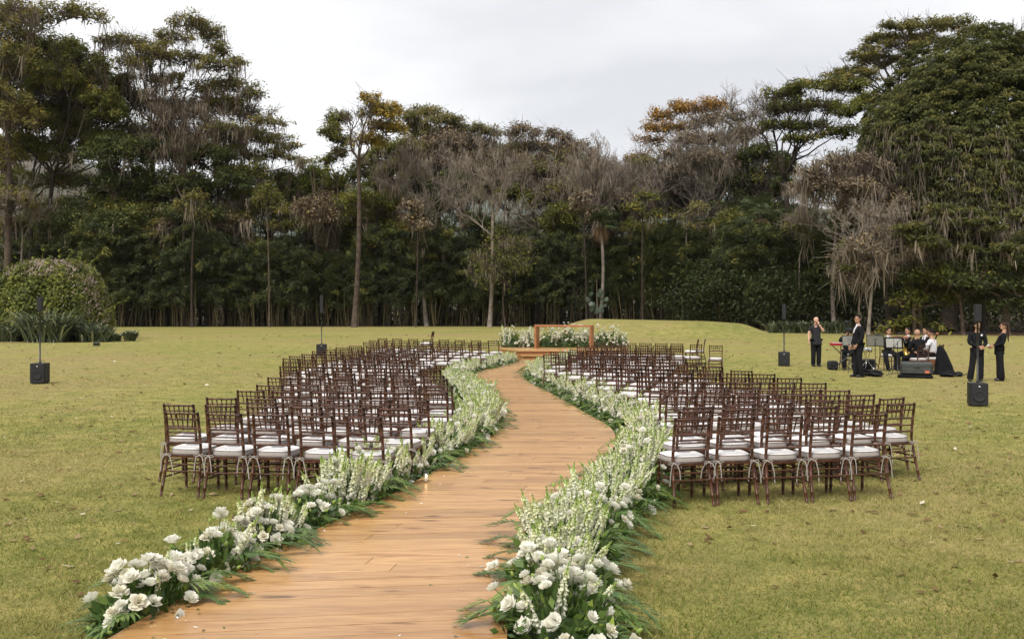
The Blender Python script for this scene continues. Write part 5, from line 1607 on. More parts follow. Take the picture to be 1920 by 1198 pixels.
def round_bush():
    rg = np.random.default_rng(51)
    d = 64.5; c = gpt(98, d); W, H = 3.65, 4.95
    t = thing('round_bush', 'large clipped round bush with pinkish twig tips left of the lawn', 'bush', c)
    # trunk stems
    mb = MB()
    for k in range(7):
        a = k * .9; mb.tube([(.5 * math.cos(a), .5 * math.sin(a), 0), (1.0 * math.cos(a), 1.0 * math.sin(a), 1.6), (1.9 * math.cos(a), 1.9 * math.sin(a), 3.1)], [.09, .07, .03], 6)
    mb.build('stem', M_BARK_D, t)
    n = 21000
    th = rg.uniform(0, 2 * PI, n); u = rg.random(n)
    # superellipsoid dome: flat-ish top, steep sides
    el = np.arcsin(u ** .85)
    bump = 1 + .035 * np.sin(th * 7 + 3 * el) + .03 * np.sin(th * 13 - 5 * el) + rg.normal(0, .018, n)
    ce, se = np.cos(el) ** .62, np.sin(el) ** .72
    pos = np.stack([W * ce * np.cos(th), W * .9 * ce * np.sin(th), H * se], -1) * bump[:, None]
    inner = rg.random(n) < .35; pos[inner] *= rg.uniform(.86, .97, inner.sum())[:, None]
    nn = unit(np.stack([np.cos(th) * np.cos(el), np.sin(th) * np.cos(el), np.sin(el) + .25], -1))
    patch = .5 + .5 * np.sin(th * 5 + 2 * np.sin(el * 6)) * np.sin(el * 9 + th * 2)
    val = np.clip(.28 + .42 * patch * rg.random(n) + rg.normal(0, .13, n), 0, .95)
    mb = MB(); cards(mb, pos, nn, .20, .13, rg, val, .55, droop=.1)
    mb.ball((0, 0, 0), (W * .93, W * .83, H * .93), 24, 15, val=0.0)
    mb.build('foliage', L_BUSH, t, kind='stuff')
    # dry pinkish tips along the top and the right flank
    m = 2600; th = rg.uniform(0, 2 * PI, m); el = np.where(rg.random(m) < .72, rg.uniform(.85, PI / 2, m), rg.uniform(.1, .9, m))
    th = np.where(el < .85, rg.normal(-.25, .35, m), th)
    ce, se = np.cos(el) ** .62, np.sin(el) ** .72
    p = np.stack([W * ce * np.cos(th), W * .9 * ce * np.sin(th), H * se], -1)
    mb = MB(); cards(mb, p * 1.025 + rg.normal(0, .05, (m, 3)), np.stack([np.cos(th), np.sin(th), .3 + 0 * th], -1), .24, .05, rg, rg.random(m), .5, along=np.stack([np.cos(th) * .5, np.sin(th) * .5, np.ones(m)], -1), droop=0)
    mb.build('dry_tips', L_PINK, t, kind='stuff')
    # long yellow-green shoots
    for px, py, qx, qy in ((30, 545, 10, 485), (48, 515, 26, 478), (75, 500, 80, 460), (108, 502, 112, 468), (120, 500, 135, 470), (138, 508, 150, 474), (150, 512, 200, 465), (128, 505, 150, 485), (160, 520, 176, 506), (190, 590, 245, 556)):
        a, b = P(px, py, d - 1) - c, P(qx, qy, d - 1.6) - c
        mb = MB(); m_ = (a + b) / 2 + np.array([.1, 0, .12]); mb.tube([a, m_, b], [.03, .025, .012], 4)
        k = 18; tt = rg.random(k)[:, None]; pts = a * (1 - tt) + b * tt + rg.normal(0, .07, (k, 3)) + np.array([.1, 0, .12]) * (tt * (1 - tt) * 4 * .5)
        cards(mb, pts, np.tile([0, -.5, 1.0], (k, 1)), .20, .11, rg, rg.uniform(.4, .95, k), .6)
        mb.build('shoot', L_LIME, t)
round_bush()

def strap_plant(px, d, w, h, n, lab, seed, group='strap leaved plants in front of the round bush'):
    rg = np.random.default_rng(seed); t = thing('strap_leaf_plant', lab, 'plant', gpt(px, d), 0, group); mb = MB()
    for k in range(n):
        a = rg.uniform(0, 2 * PI); o = np.array([math.cos(a), math.sin(a) * .7, 0]); up = rg.uniform(.5, 1.2); L = h * rg.uniform(.7, 1.2)
        base = np.array([rg.uniform(-.5, .5) * w, rg.uniform(-.25, .25) * w, 0]); sd = np.array([-math.sin(a), math.cos(a), 0])
        q = np.linspace(0, 1, 6); ww = .058 * np.array([.7, 1, 1, .9, .6, .05])
        pts = base + np.outer(q, o) * L * .62 + np.outer(q * (.85 + .45 * up) - q * q * .75, [0, 0, 1]) * L
        v = np.concatenate([pts - sd * ww[:, None], pts + sd * ww[:, None]])
        mb.add(v, [[i, i + 1, 7 + i, 6 + i] for i in range(5)], min(1, max(0, rg.normal(.42, .27))))
    mb.build('leaves', L_STRAP, t, kind='stuff')
strap_plant(88, 59.6, 2.2, 2.7, 420, 'tall grey-green strap leaved plant right under the round bush', 1)
strap_plant(30, 62.3, 2.0, 1.7, 260, 'low strap leaved plant left of the tall strap leaved one', 2)
strap_plant(134, 61.2, 2.0, 1.9, 320, 'dark strap leaved plant right of the tall strap leaved one', 3)
strap_plant(178, 60.2, 1.7, 1.5, 260, 'strap leaved plant at the right foot of the round bush', 4)
strap_plant(212, 61.9, .9, .8, 110, 'small dry strap leaved plant at the end of the planting bed', 5)
strap_plant(244, 61.8, .55, 1.0, 110, 'separate small strap leaved tuft right of the planting bed', 6)
strap_plant(0, 60.8, 2.0, 1.5, 220, 'strap leaved plant cut by the left edge of the photo', 7)
# iris-like border along the foot of the wood on the right
for k, (px, d, lab) in enumerate(((1462, 82, 'pale iris-like plants next to the mound'), (1492, 81.5, 'pale iris-like plants left of the bald man'), (1522, 81, 'pale iris-like plants right behind the bald man'), (1552, 80.5, 'pale iris-like plants between the two standing men'), (1585, 80, 'pale iris-like plants behind the video camera'))):
    strap_plant(px, d, 1.9, 1.45, 190, lab, 30 + k, 'iris-like plants along the foot of the wood')

# ------------------------------------------------------------------ trees
def tree(name, label, base_px, d, fork, clumps, mat, bark=None, leaf=.34, dens=1.0, moss=0.0, r=.42, twig=1.0, group=None, seed=None, depth=.8, cat='tree', flat=.68, shell=.72, rec=0):
    rg = np.random.default_rng(seed if seed is not None else abs(hash_label(label)) % 100000)
    bark = bark or M_BARK
    if 98 < d < 116 and base_px < 1500 and 'yellow top leaves' not in label and not (name == 'thin_tree' and d < 107): d += 9.0
    B = gpt(base_px, d)
    t = thing(name, label, cat, B, 0, group)
    k = d / F
    loc = lambda px, py, dd=0.0: np.array([(px - 960) * k * (1 + dd / d), d + dd, EYE - (py - HOR) * k * (1 + dd / d)]) - B
    tr = MB(); nodes = []; rad = []
    def limb(p, q, r0, r1, sag=.1, n=7, add=True):
        u = np.linspace(0, 1, n)[:, None]
        side = rg.normal(0, 1, 3) * np.linalg.norm(q - p) * .07
        wob = np.cumsum(rg.normal(0, 1, (n, 3)), 0); wob -= wob[0] * (1 - u) + wob[-1] * u
        pts = p * (1 - u) + q * u + wob * np.linalg.norm(q - p) * .028 + np.sin(u * PI) * (side + np.array([0, 0, -sag * np.linalg.norm(q - p)])) + np.sin(u * 2 * PI) * rg.normal(0, 1, 3) * np.linalg.norm(q - p) * .03
        rr = np.linspace(r0, r1, n)
        tr.tube(pts, rr, 6 if r0 > .12 else 4, cap=False)
        if add:
            for a, b in zip(pts[1:], rr[1:]): nodes.append(a); rad.append(b)
    f0 = loc(*fork)
    # root flare and trunk
    u = np.linspace(0, 1, 8)[:, None]; sway = rg.normal(0, .009, 3) * np.linalg.norm(f0); sway[2] = 0
    pts = u * f0 + np.sin(u * PI) * sway; r = r * .66; rr = np.r_[r * 1.3, r * 1.08, np.linspace(r, r * .72, 6)]
    tr.tube(pts, rr, 9)
    for a, b in zip(pts[4:], rr[4:]): nodes.append(a); rad.append(b)
    cc = []
    for c in clumps:
        px, py, rx, ry = c[:4]
        ful = 1.0 if dens < .3 else 1.28
        rxm, rzm = rx * k * (1 + (ful - 1) * .35), ry * k * ful
        dd = c[4] if len(c) > 4 else rg.uniform(-1, 1) * depth * min(5.0, rxm * 1.4)
        cc.append((loc(px, py, dd), rxm, max(rxm * .75, 1.0), rzm, c[5] if len(c) > 5 else None))
    order = sorted(range(len(cc)), key=lambda i: np.linalg.norm(cc[i][0] - f0))
    crown, ms = MB(), MB()
    extra = {}
    for i in order:
        c, rx, ry, rz, m2 = cc[i]
        N = np.array(nodes); dist = np.linalg.norm(N - c, axis=1) + 2.2 * np.maximum(0, N[:, 2] - c[2] + rz) + .60 * np.linalg.norm(N - f0, axis=1)
        j = int(np.argmin(dist)); r0 = max(.06, min(rad[j] * .85, .07 + .035 * np.linalg.norm(N[j] - c)))
        target = c + np.array([0, 0, -rz * .35])
        limb(N[j], target, r0, max(.035, r0 * .35), sag=rg.uniform(-.05, .14))
        area = PI * rx * rz
        m = int(6 + area * 1.1)
        sub, dirs = blob_points(rg, m, rx, ry, rz, .25)
        low = sub[:, 2] < -.25 * rz; sub[low, 2] *= -.6
        sub = sub + c
        tw = MB()
        mid = twigs(tr, np.repeat(target[None], m, 0) + rg.normal(0, .25, (m, 3)), sub, .055, .018, rg)
        if twig > 0:
            q = int(m * 2.3 * twig); ii = rg.integers(0, m, q)
            twigs(tr, mid[ii], sub[ii] + rg.normal(0, 1, (q, 3)) * np.array([.9, .9, .6]), .026, .010, rg, straight=True)
        n = int(dens * 118 * area * (.34 / leaf) ** 2)
        if n > 0:
            ii = rg.integers(0, m, n)
            s = 1.25 * rx / math.sqrt(m) + .35
            off = unit(rg.normal(0, 1, (n, 3))) * (rg.random(n) ** .5)[:, None] * np.array([s, s, s * flat])
            off[:, 2] -= .22 * (off[:, 0] ** 2 + off[:, 1] ** 2) / s * flat
            pos = sub[ii] + off
            shade = rg.normal(0, .17, m)[ii]
            val = np.clip(.48 + shade + rg.normal(0, .18, n), 0, 1)
            tgt = crown if m2 is None else extra.setdefault(m2.name, (m2, MB()))[1]
            cards(tgt, pos, np.tile([0, 0, 1.0], (n, 1)) + off * .35 + np.array([0, -.15, 0]), leaf * 1.08, leaf * .50, rg, val, .42)
            q = n // 12; ii = rg.integers(0, m, q)  # larger inner leaves, toned darker and added to block light inside the crown
            off = unit(rg.normal(0, 1, (q, 3))) * (rg.random(q) ** .5)[:, None] * np.array([s, s, s * flat]) * .6 - np.array([0, 0, s * flat * .35])
            cards(tgt, sub[ii] + off, np.tile([0, -.3, 1.0], (q, 1)), leaf * 1.7, leaf * .9, rg, np.clip(.40 + rg.normal(0, .15, q), 0, 1), .45)
        if moss > 0:
            nb = int(moss * .62 * (3 + area * .9)); ii = rg.integers(0, m, nb)
            bc = sub[ii] + rg.normal(0, .5, (nb, 3)) * np.array([1, 1, .3]) - np.array([0, 0, .25])
            ns = 11; pp = np.repeat(bc, ns, 0) + rg.normal(0, .22, (nb * ns, 3))
            ln = np.repeat(rg.gamma(2.2, .55, nb) + .3, ns) * rg.uniform(.25, 1.15, nb * ns)
            strands(ms, pp, ln, rg.uniform(.05, .13, nb * ns), rg, np.clip(np.repeat(rg.normal(.5, .18, nb), ns) + rg.normal(0, .12, nb * ns), 0, 1))
    if rec:
        tips = []; top = max(c[0][2] + c[3] for c in cc); wid = max(abs(c[0][0] - f0[0]) for c in cc)
        for q in range(rec):
            a = 2 * PI * q / rec + rg.normal(0, .4)
            grow(tr, rg, f0, np.array([math.cos(a) * .9, math.sin(a) * .6, rg.uniform(.55, 1.2)]), max(2.5, (top - f0[2]) * .42), r * .42, 2, tips, .28, .62, 3)
        twig_tips(tr, rg, tips, 5, .6)
    tr.build('trunk', bark, t)
    if crown.n: crown.build('crown', mat, t)
    for m2, mb in extra.values(): tag(mb.build('crown', m2, t), 'patch of foliage in another colour')
    if ms.n: ms.build('hanging_moss', L_MOSS, t, kind='stuff')
    return t

def grow(tr, rg, p, d, L, r, level, tips, up=.25, spread=.75, nch=4):
    """one crooked limb and the limbs that leave it"""
    n = 6 if r > .05 else 4; pts = [np.array(p, float)]; dd = unit(d)
    for k in range(n - 1):
        dd = unit(dd + rg.normal(0, .17, 3) + np.array([0, 0, up * .25]))
        pts.append(pts[-1] + dd * L / (n - 1))
    pts = np.array(pts); rr = np.linspace(r, r * .5, n)
    tr.tube(pts, rr, 6 if r > .12 else (4 if r > .05 else 3), cap=False)
    if level == 0:
        tips.append((pts[-1], dd, L, r * .5)); tips.append((pts[2], unit(dd + rg.normal(0, .6, 3)), L * .8, r * .5)); return
    for c in range(nch):
        t = rg.uniform(.35, 1.0) if c else 1.0
        q = pts[min(n - 1, int(round(t * (n - 1))))]
        a = unit(dd + rg.normal(0, spread, 3) * np.array([1, .8, .7]) + np.array([0, 0, up * .5]))
        grow(tr, rg, q, a, L * rg.uniform(.55, .8), r * (.62 if c else .5), level - 1, tips, up, spread, nch)

def twig_tips(tr, rg, tips, k=5, sc=.75):
    p = np.repeat(np.array([t[0] for t in tips]), k, 0); dv = np.repeat(np.array([t[1] for t in tips]), k, 0); L = np.repeat(np.array([t[2] for t in tips]), k) * sc
    e = p + unit(dv + rg.normal(0, .5, p.shape) + np.array([0, 0, .35])) * (L * rg.uniform(.5, 1.2, len(p)))[:, None]
    m_ = twigs(tr, p, e, .022, .009, rg, straight=True)
    e2 = m_ + unit(dv + rg.normal(0, .75, p.shape)) * (L * rg.uniform(.3, .8, len(p)))[:, None]
    twigs(tr, m_, e2, .016, .008, rg, straight=True)
    return np.concatenate([e, e2])

def bare_tree(label, px, d, fork_y, L, r, bark, nl=5, levels=3, moss=0.0, name='bare_tree', leafm=None, nleaf=0, up=.3, spread=.75, lean=0.0):
    rg = np.random.default_rng(abs(hash_label(label)) % 100000)
    B = gpt(px, d); t = thing(name, label, 'tree', B); tr = MB(); tips = []
    f0 = P(px + lean, fork_y, d) - B
    u = np.linspace(0, 1, 9)[:, None]; pts = u * f0 + np.sin(u * PI * 1.5) * np.array([rg.normal(0, .25), 0, 0])
    tr.tube(pts, np.r_[r * 1.35, r * 1.1, np.linspace(r, r * .7, 7)], 9)
    for k in range(nl):
        a = 2 * PI * k / nl + rg.normal(0, .3)
        grow(tr, rg, pts[-1 - (k % 3)], np.array([math.cos(a), math.sin(a) * .8, rg.uniform(.5, 1.3)]), L * rg.uniform(.8, 1.15), r * .55, levels - 1, tips, up, spread)
    grow(tr, rg, pts[-1], np.array([rg.normal(0, .2), 0, 1.0]), L, r * .65, levels - 1, tips, up, spread)
    ends = twig_tips(tr, rg, tips)
    tr.build('trunk', bark, t)
    if moss > 0:
        nb = int(len(ends) * moss * .40); ii = rg.integers(0, len(ends), nb); ns = 7
        pp = np.repeat(ends[ii], ns, 0) + rg.normal(0, .18, (nb * ns, 3)); ms = MB()
        strands(ms, pp, np.repeat(rg.uniform(.3, 1.5, nb), ns) * rg.uniform(.3, 1.1, nb * ns), rg.uniform(.03, .07, nb * ns), rg, np.clip(rg.normal(.6, .2, nb * ns), 0, 1))
        ms.build('hanging_moss', L_MOSS, t, kind='stuff')
    if nleaf:
        ii = rg.integers(0, len(ends), nleaf); cr = MB()
        cards(cr, ends[ii] + rg.normal(0, .35, (nleaf, 3)), np.tile([0, -.2, 1.0], (nleaf, 1)), .26, .12, rg, np.clip(rg.normal(.55, .22, nleaf), 0, 1), .5)
        cr.build('crown', leafm, t)
    return t

def hash_label(s):
    h = 7
    for ch in s: h = (h * 131 + ord(ch)) % 1000003
    return h

# left side of the wood
tree('tall_tree', 'tallest tree at the left edge with a long bare limb reaching right', 8, 100, (12, 190),
     [(20, 20, 55, 30), (70, 35, 45, 18), (120, 20, 45, 22), (160, 25, 35, 12), (185, 35, 20, 9), (45, 60, 40, 22), (-30, 60, 60, 50), (20, 120, 50, 40), (-20, 180, 60, 50), (30, 220, 45, 40), (10, 300, 45, 40), (20, 380, 45, 35)],
     L_OLIVE, M_BARK, dens=.52, moss=.5, r=.60, rec=4)
tree('broadleaf_tree', 'dense dark green tree right of the tallest left tree', 88, 104, (100, 330),
     [(60, 105, 55, 26), (105, 92, 50, 24), (145, 118, 45, 30), (60, 160, 60, 40), (110, 165, 60, 42), (165, 160, 45, 35), (50, 225, 50, 35), (190, 205, 40, 40), (120, 225, 50, 38), (160, 265, 55, 36), (60, 275, 35, 22), (205, 275, 45, 35)],
     L_GREEN, M_BARK_D, dens=1.25, moss=.25, r=.45, rec=5)
tree('mossy_tree', 'high mossy umbrella tree with the highest crown in the left wood', 300, 106, (283, 262),
     [(350, 45, 42, 18), (388, 68, 40, 18), (320, 72, 40, 16), (262, 82, 40, 13), (218, 78, 32, 12), (190, 75, 22, 9), (415, 95, 26, 14), (290, 100, 50, 18), (345, 112, 50, 16), (255, 118, 40, 16), (400, 125, 38, 16), (440, 118, 22, 10), (310, 150, 40, 16), (235, 150, 30, 18), (425, 155, 28, 13), (365, 165, 34, 12)],
     L_OLIVE, M_BARK, dens=.60, moss=1.3, r=.55, flat=.45, rec=7)
tree('tiered_tree', 'tiered mossy tree whose flat layers step down to the right', 428, 108, (408, 330),
     [(440, 162, 52, 15), (470, 178, 28, 10), (425, 195, 36, 16), (465, 212, 48, 14), (505, 228, 34, 10), (430, 245, 46, 16), (480, 255, 46, 13), (520, 262, 36, 11), (545, 276, 26, 9), (405, 285, 50, 18), (460, 290, 44, 13), (515, 292, 38, 11), (560, 300, 22, 8), (440, 325, 40, 14)],
     L_OLIVE, M_BARK, dens=.75, moss=1.8, r=.45, flat=.42, rec=5)
tree('broadleaf_tree', 'dark broad tree filling the middle of the left wood', 250, 105, (250, 420),
     [(215, 300, 55, 36), (270, 285, 55, 32), (330, 290, 55, 34), (385, 300, 45, 32), (240, 350, 60, 36), (310, 355, 60, 36), (375, 360, 50, 36), (190, 350, 40, 30), (425, 345, 40, 30), (280, 400, 60, 30), (360, 410, 55, 28)],
     L_DARK, M_BARK_D, dens=1.15, moss=.3, r=.5, rec=5)
tree('leaning_tree', 'dark spreading tree with a thick crooked limb behind the round bush', 268, 102, (262, 445),
     [(160, 415, 60, 30), (215, 430, 55, 34), (150, 460, 55, 28), (205, 480, 50, 28), (255, 470, 40, 26), (310, 430, 45, 26), (110, 430, 45, 26)],
     L_DARK, M_BARK_D, dens=1.2, moss=.7, r=.5)
tree('thin_tree', 'thin bare-stemmed tree with yellow leaves low in the left gap', 105, 112, (95, 420), [(85, 395, 30, 30), (60, 420, 26, 24), (110, 430, 26, 22), (125, 385, 22, 18)], L_LIME, M_BARK, dens=.7, r=.22)
bare_tree('grey leafless sapling at the left in front of the hillside', 40, 110, 430, 3.0, .12, M_BARK_G, 4, 3, .1)
tree('mossy_tree', 'brown mossy tree hanging low beside the dark spreading tree', 392, 104, (380, 400), [(345, 400, 40, 18), (395, 390, 45, 20), (430, 420, 40, 18), (330, 430, 36, 14), (380, 440, 40, 14)], L_BROWN, M_BARK, dens=.45, moss=2.6, r=.35)
tree('bushy_tree', 'round fresh green bushy tree right of the tiered tree', 590, 110, (590, 440), [(590, 330, 32, 24), (560, 355, 32, 26), (610, 360, 34, 28), (575, 395, 42, 28), (620, 405, 34, 28), (545, 410, 34, 26), (590, 435, 44, 26)], L_LIME, M_BARK, dens=.95, r=.3, rec=4)
tree('slim_tree', 'slim tree with a small round dark green top', 634, 108, (632, 330), [(630, 225, 22, 16), (622, 250, 22, 16), (640, 262, 18, 14), (634, 285, 14, 14), (615, 300, 16, 10)], L_GREEN, M_BARK, dens=1.3, r=.2)
tree('yellow_tree', 'tall pale trunk with yellow top leaves left of the centre', 664, 105, (672, 300),
     [(694, 186, 16, 14), (697, 208, 20, 16), (722, 212, 28, 18), (742, 208, 14, 14), (715, 240, 34, 18), (745, 240, 18, 14), (690, 262, 30, 16)], L_YELLOW, M_BARK, dens=.95, r=.42, moss=.2, rec=4)
tree('evergreen_tree', 'dark green tree right behind the tall pale trunk', 712, 109, (708, 430),
     [(722, 285, 34, 20), (700, 310, 30, 20), (732, 325, 32, 24), (712, 350, 34, 24), (735, 375, 26, 24), (690, 380, 36, 26), (650, 400, 36, 28), (725, 410, 30, 22), (665, 440, 36, 24)], L_GREEN, M_BARK_D, dens=1.15, r=.32)
# middle of the wood
tree('umbrella_tree', 'green topped umbrella tree left of centre with brown moss below', 832, 114, (820, 370),
     [(800, 213, 38, 11), (768, 222, 24, 10), (830, 226, 34, 11), (858, 240, 24, 9), (780, 240, 30, 12), (815, 250, 40, 14)], L_OLIVE, M_BARK, dens=1.25, moss=1.4, r=.45, flat=.45, rec=5)
tree('mossy_tree', 'grey-brown mossy tree under the green umbrella crown', 860, 112, (868, 390),
     [(790, 275, 40, 22), (840, 270, 45, 22), (880, 275, 38, 20), (765, 300, 28, 18), (820, 305, 44, 22), (870, 310, 40, 20), (905, 295, 28, 16)], L_BROWN, M_BARK, dens=.42, moss=2.4, twig=1.8, r=.4, rec=6)
tree('mossy_tree', 'flat topped mossy tree left of the white bare tree', 905, 115, (900, 385), [(890, 242, 26, 9), (915, 250, 24, 9), (868, 252, 18, 8), (900, 270, 30, 11), (880, 290, 26, 10)], L_OLIVE, M_BARK, dens=.75, moss=1.8, r=.35, twig=1.5, rec=4)
bare_tree('white bare tree with a forked trunk at the centre', 918, 107, 385, 3.6, .21, M_BARK_P, 5, 3, .12, lean=8)
tree('mossy_tree', 'brown mossy tree with tufted top right of the white bare tree', 1000, 114, (1000, 380),
     [(980, 242, 24, 9), (960, 252, 20, 8), (1005, 250, 22, 8), (1035, 250, 20, 8), (1060, 258, 18, 8), (985, 275, 30, 12), (1020, 275, 30, 12), (1050, 285, 26, 12), (1000, 305, 34, 14)], L_BROWN, M_BARK, dens=.75, moss=2.2, twig=1.4, r=.38, rec=5)
tree('mossy_tree', 'brown mossy tree at the right dip of the skyline', 1070, 113, (1072, 390), [(1085, 272, 24, 9), (1108, 285, 20, 9), (1065, 290, 24, 10), (1095, 305, 28, 12), (1120, 312, 16, 9), (1060, 325, 30, 14), (1105, 335, 26, 14)], L_BROWN, M_BARK, dens=.7, moss=2.2, twig=1.4, r=.35, rec=5)
tree('green_tree', 'green and yellow tree in the middle of the centre wood', 985, 112, (985, 430), [(985, 335, 38, 16), (1025, 345, 34, 16), (1055, 370, 34, 16), (960, 365, 30, 16), (1010, 380, 36, 16), (1060, 340, 24, 12, 0, L_YELLOW), (1085, 395, 30, 14)], L_GREEN, M_BARK_D, dens=.85, moss=.8, r=.32, rec=4)
tree('green_tree', 'dark green tree hanging low left of the white bare tree', 820, 109, (830, 440), [(800, 350, 40, 20), (845, 345, 38, 20), (780, 385, 36, 18), (825, 385, 40, 20), (870, 375, 32, 18), (885, 410, 28, 16)], L_DARK, M_BARK_D, dens=.95, moss=.8, r=.32)
bare_tree('twisted grey leafless tree at the right of the centre', 1005, 115, 440, 3.3, .16, M_BARK_P, 5, 3, .05, spread=.95, up=.15, lean=5)
bare_tree('yellow-green bush with bare pale branches leaning over the bamboo', 948, 106, 505, 2.2, .08, M_BARK, 6, 3, .10, 'weeping_bush_tree', L_LIME, 2200, up=.0, spread=.9, lean=-6)
bare_tree('bare twiggy grey tree left of the orange crown', 1165, 114, 400, 3.9, .26, M_BARK_G, 6, 3, .25, lean=10)
tree('orange_tree', 'orange leaved tree above the grey one right of centre', 1300, 112, (1290, 380),
     [(1245, 218, 28, 12), (1270, 205, 30, 11), (1305, 202, 30, 10), (1340, 198, 28, 10), (1235, 238, 24, 10), (1262, 240, 26, 10), (1220, 262, 24, 11), (1200, 300, 22, 14), (1185, 325, 18, 12)], L_ORANGE, M_BARK_G, dens=.95, r=.38, moss=.2, rec=6)
tree('grey_tree', 'wide grey-brown tree with many straight limbs under the orange crown', 1322, 108, (1330, 400),
     [(1300, 232, 34, 14), (1335, 225, 34, 14), (1370, 220, 34, 14), (1275, 262, 34, 14), (1320, 262, 38, 16), (1365, 258, 38, 16), (1400, 250, 28, 14), (1255, 290, 34, 14), (1300, 300, 38, 16), (1350, 300, 40, 16), (1250, 320, 34, 14), (1230, 340, 30, 12)], L_BROWN, M_BARK_P, dens=.38, twig=2.4, moss=.9, r=.5, rec=8)
tree('green_tree', 'light green tree under the grey limbs right of centre', 1215, 108, (1215, 430), [(1210, 310, 30, 14), (1235, 335, 34, 14), (1195, 370, 34, 16), (1225, 375, 30, 14), (1180, 400, 28, 14), (1240, 400, 28, 12)], L_GREEN, M_BARK, dens=.85, moss=.4, r=.28)
bare_tree('leafless pinkish tree standing highest behind the orange crown', 1395, 124, 265, 3.4, .30, M_BARK_P, 7, 3, .0)
# right side
tree('umbrella_tree', 'dark green flat umbrella tree between the orange crown and the great dome', 1500, 100, (1470, 330),
     [(1462, 178, 36, 10), (1500, 168, 38, 12), (1545, 158, 38, 13), (1590, 165, 36, 13), (1620, 190, 28, 14), (1455, 205, 34, 12), (1500, 200, 40, 12), (1550, 200, 40, 14), (1595, 210, 34, 16), (1470, 235, 34, 13), (1520, 238, 34, 11), (1575, 250, 36, 14), (1500, 262, 30, 10)], L_GREEN, M_BARK_D, dens=1.15, r=.45, flat=.45, rec=7)
tree('evergreen_tree', 'very dark column of foliage behind the fan palm', 1412, 104, (1415, 470),
     [(1395, 300, 32, 22), (1430, 290, 34, 24), (1462, 310, 26, 22), (1380, 340, 36, 24), (1425, 345, 40, 28), (1470, 350, 24, 22), (1375, 390, 34, 26), (1420, 400, 36, 26), (1465, 400, 30, 26), (1400, 440, 36, 22), (1450, 440, 34, 22), (1480, 430, 20, 18)], L_DARK, M_BARK_D, dens=1.1, r=.4, rec=5)
tree('olive_tree', 'olive crowned tree rising behind the great dome', 1680, 118, (1690, 200),
     [(1690, 52, 40, 12), (1735, 48, 44, 12), (1790, 46, 44, 10), (1830, 60, 34, 12), (1655, 75, 34, 14), (1700, 85, 44, 16), (1625, 105, 30, 16), (1660, 115, 40, 18), (1595, 135, 26, 12), (1620, 145, 34, 14), (1565, 140, 20, 9), (1740, 80, 44, 16), (1575, 165, 26, 12)], L_OLIVE, M_BARK, dens=1.1, r=.5, flat=.36, rec=5)
bare_tree('small leafless twigs sticking out above the great dome', 1885, 112, 105, 2.2, .26, M_BARK_G, 4, 2, .0)

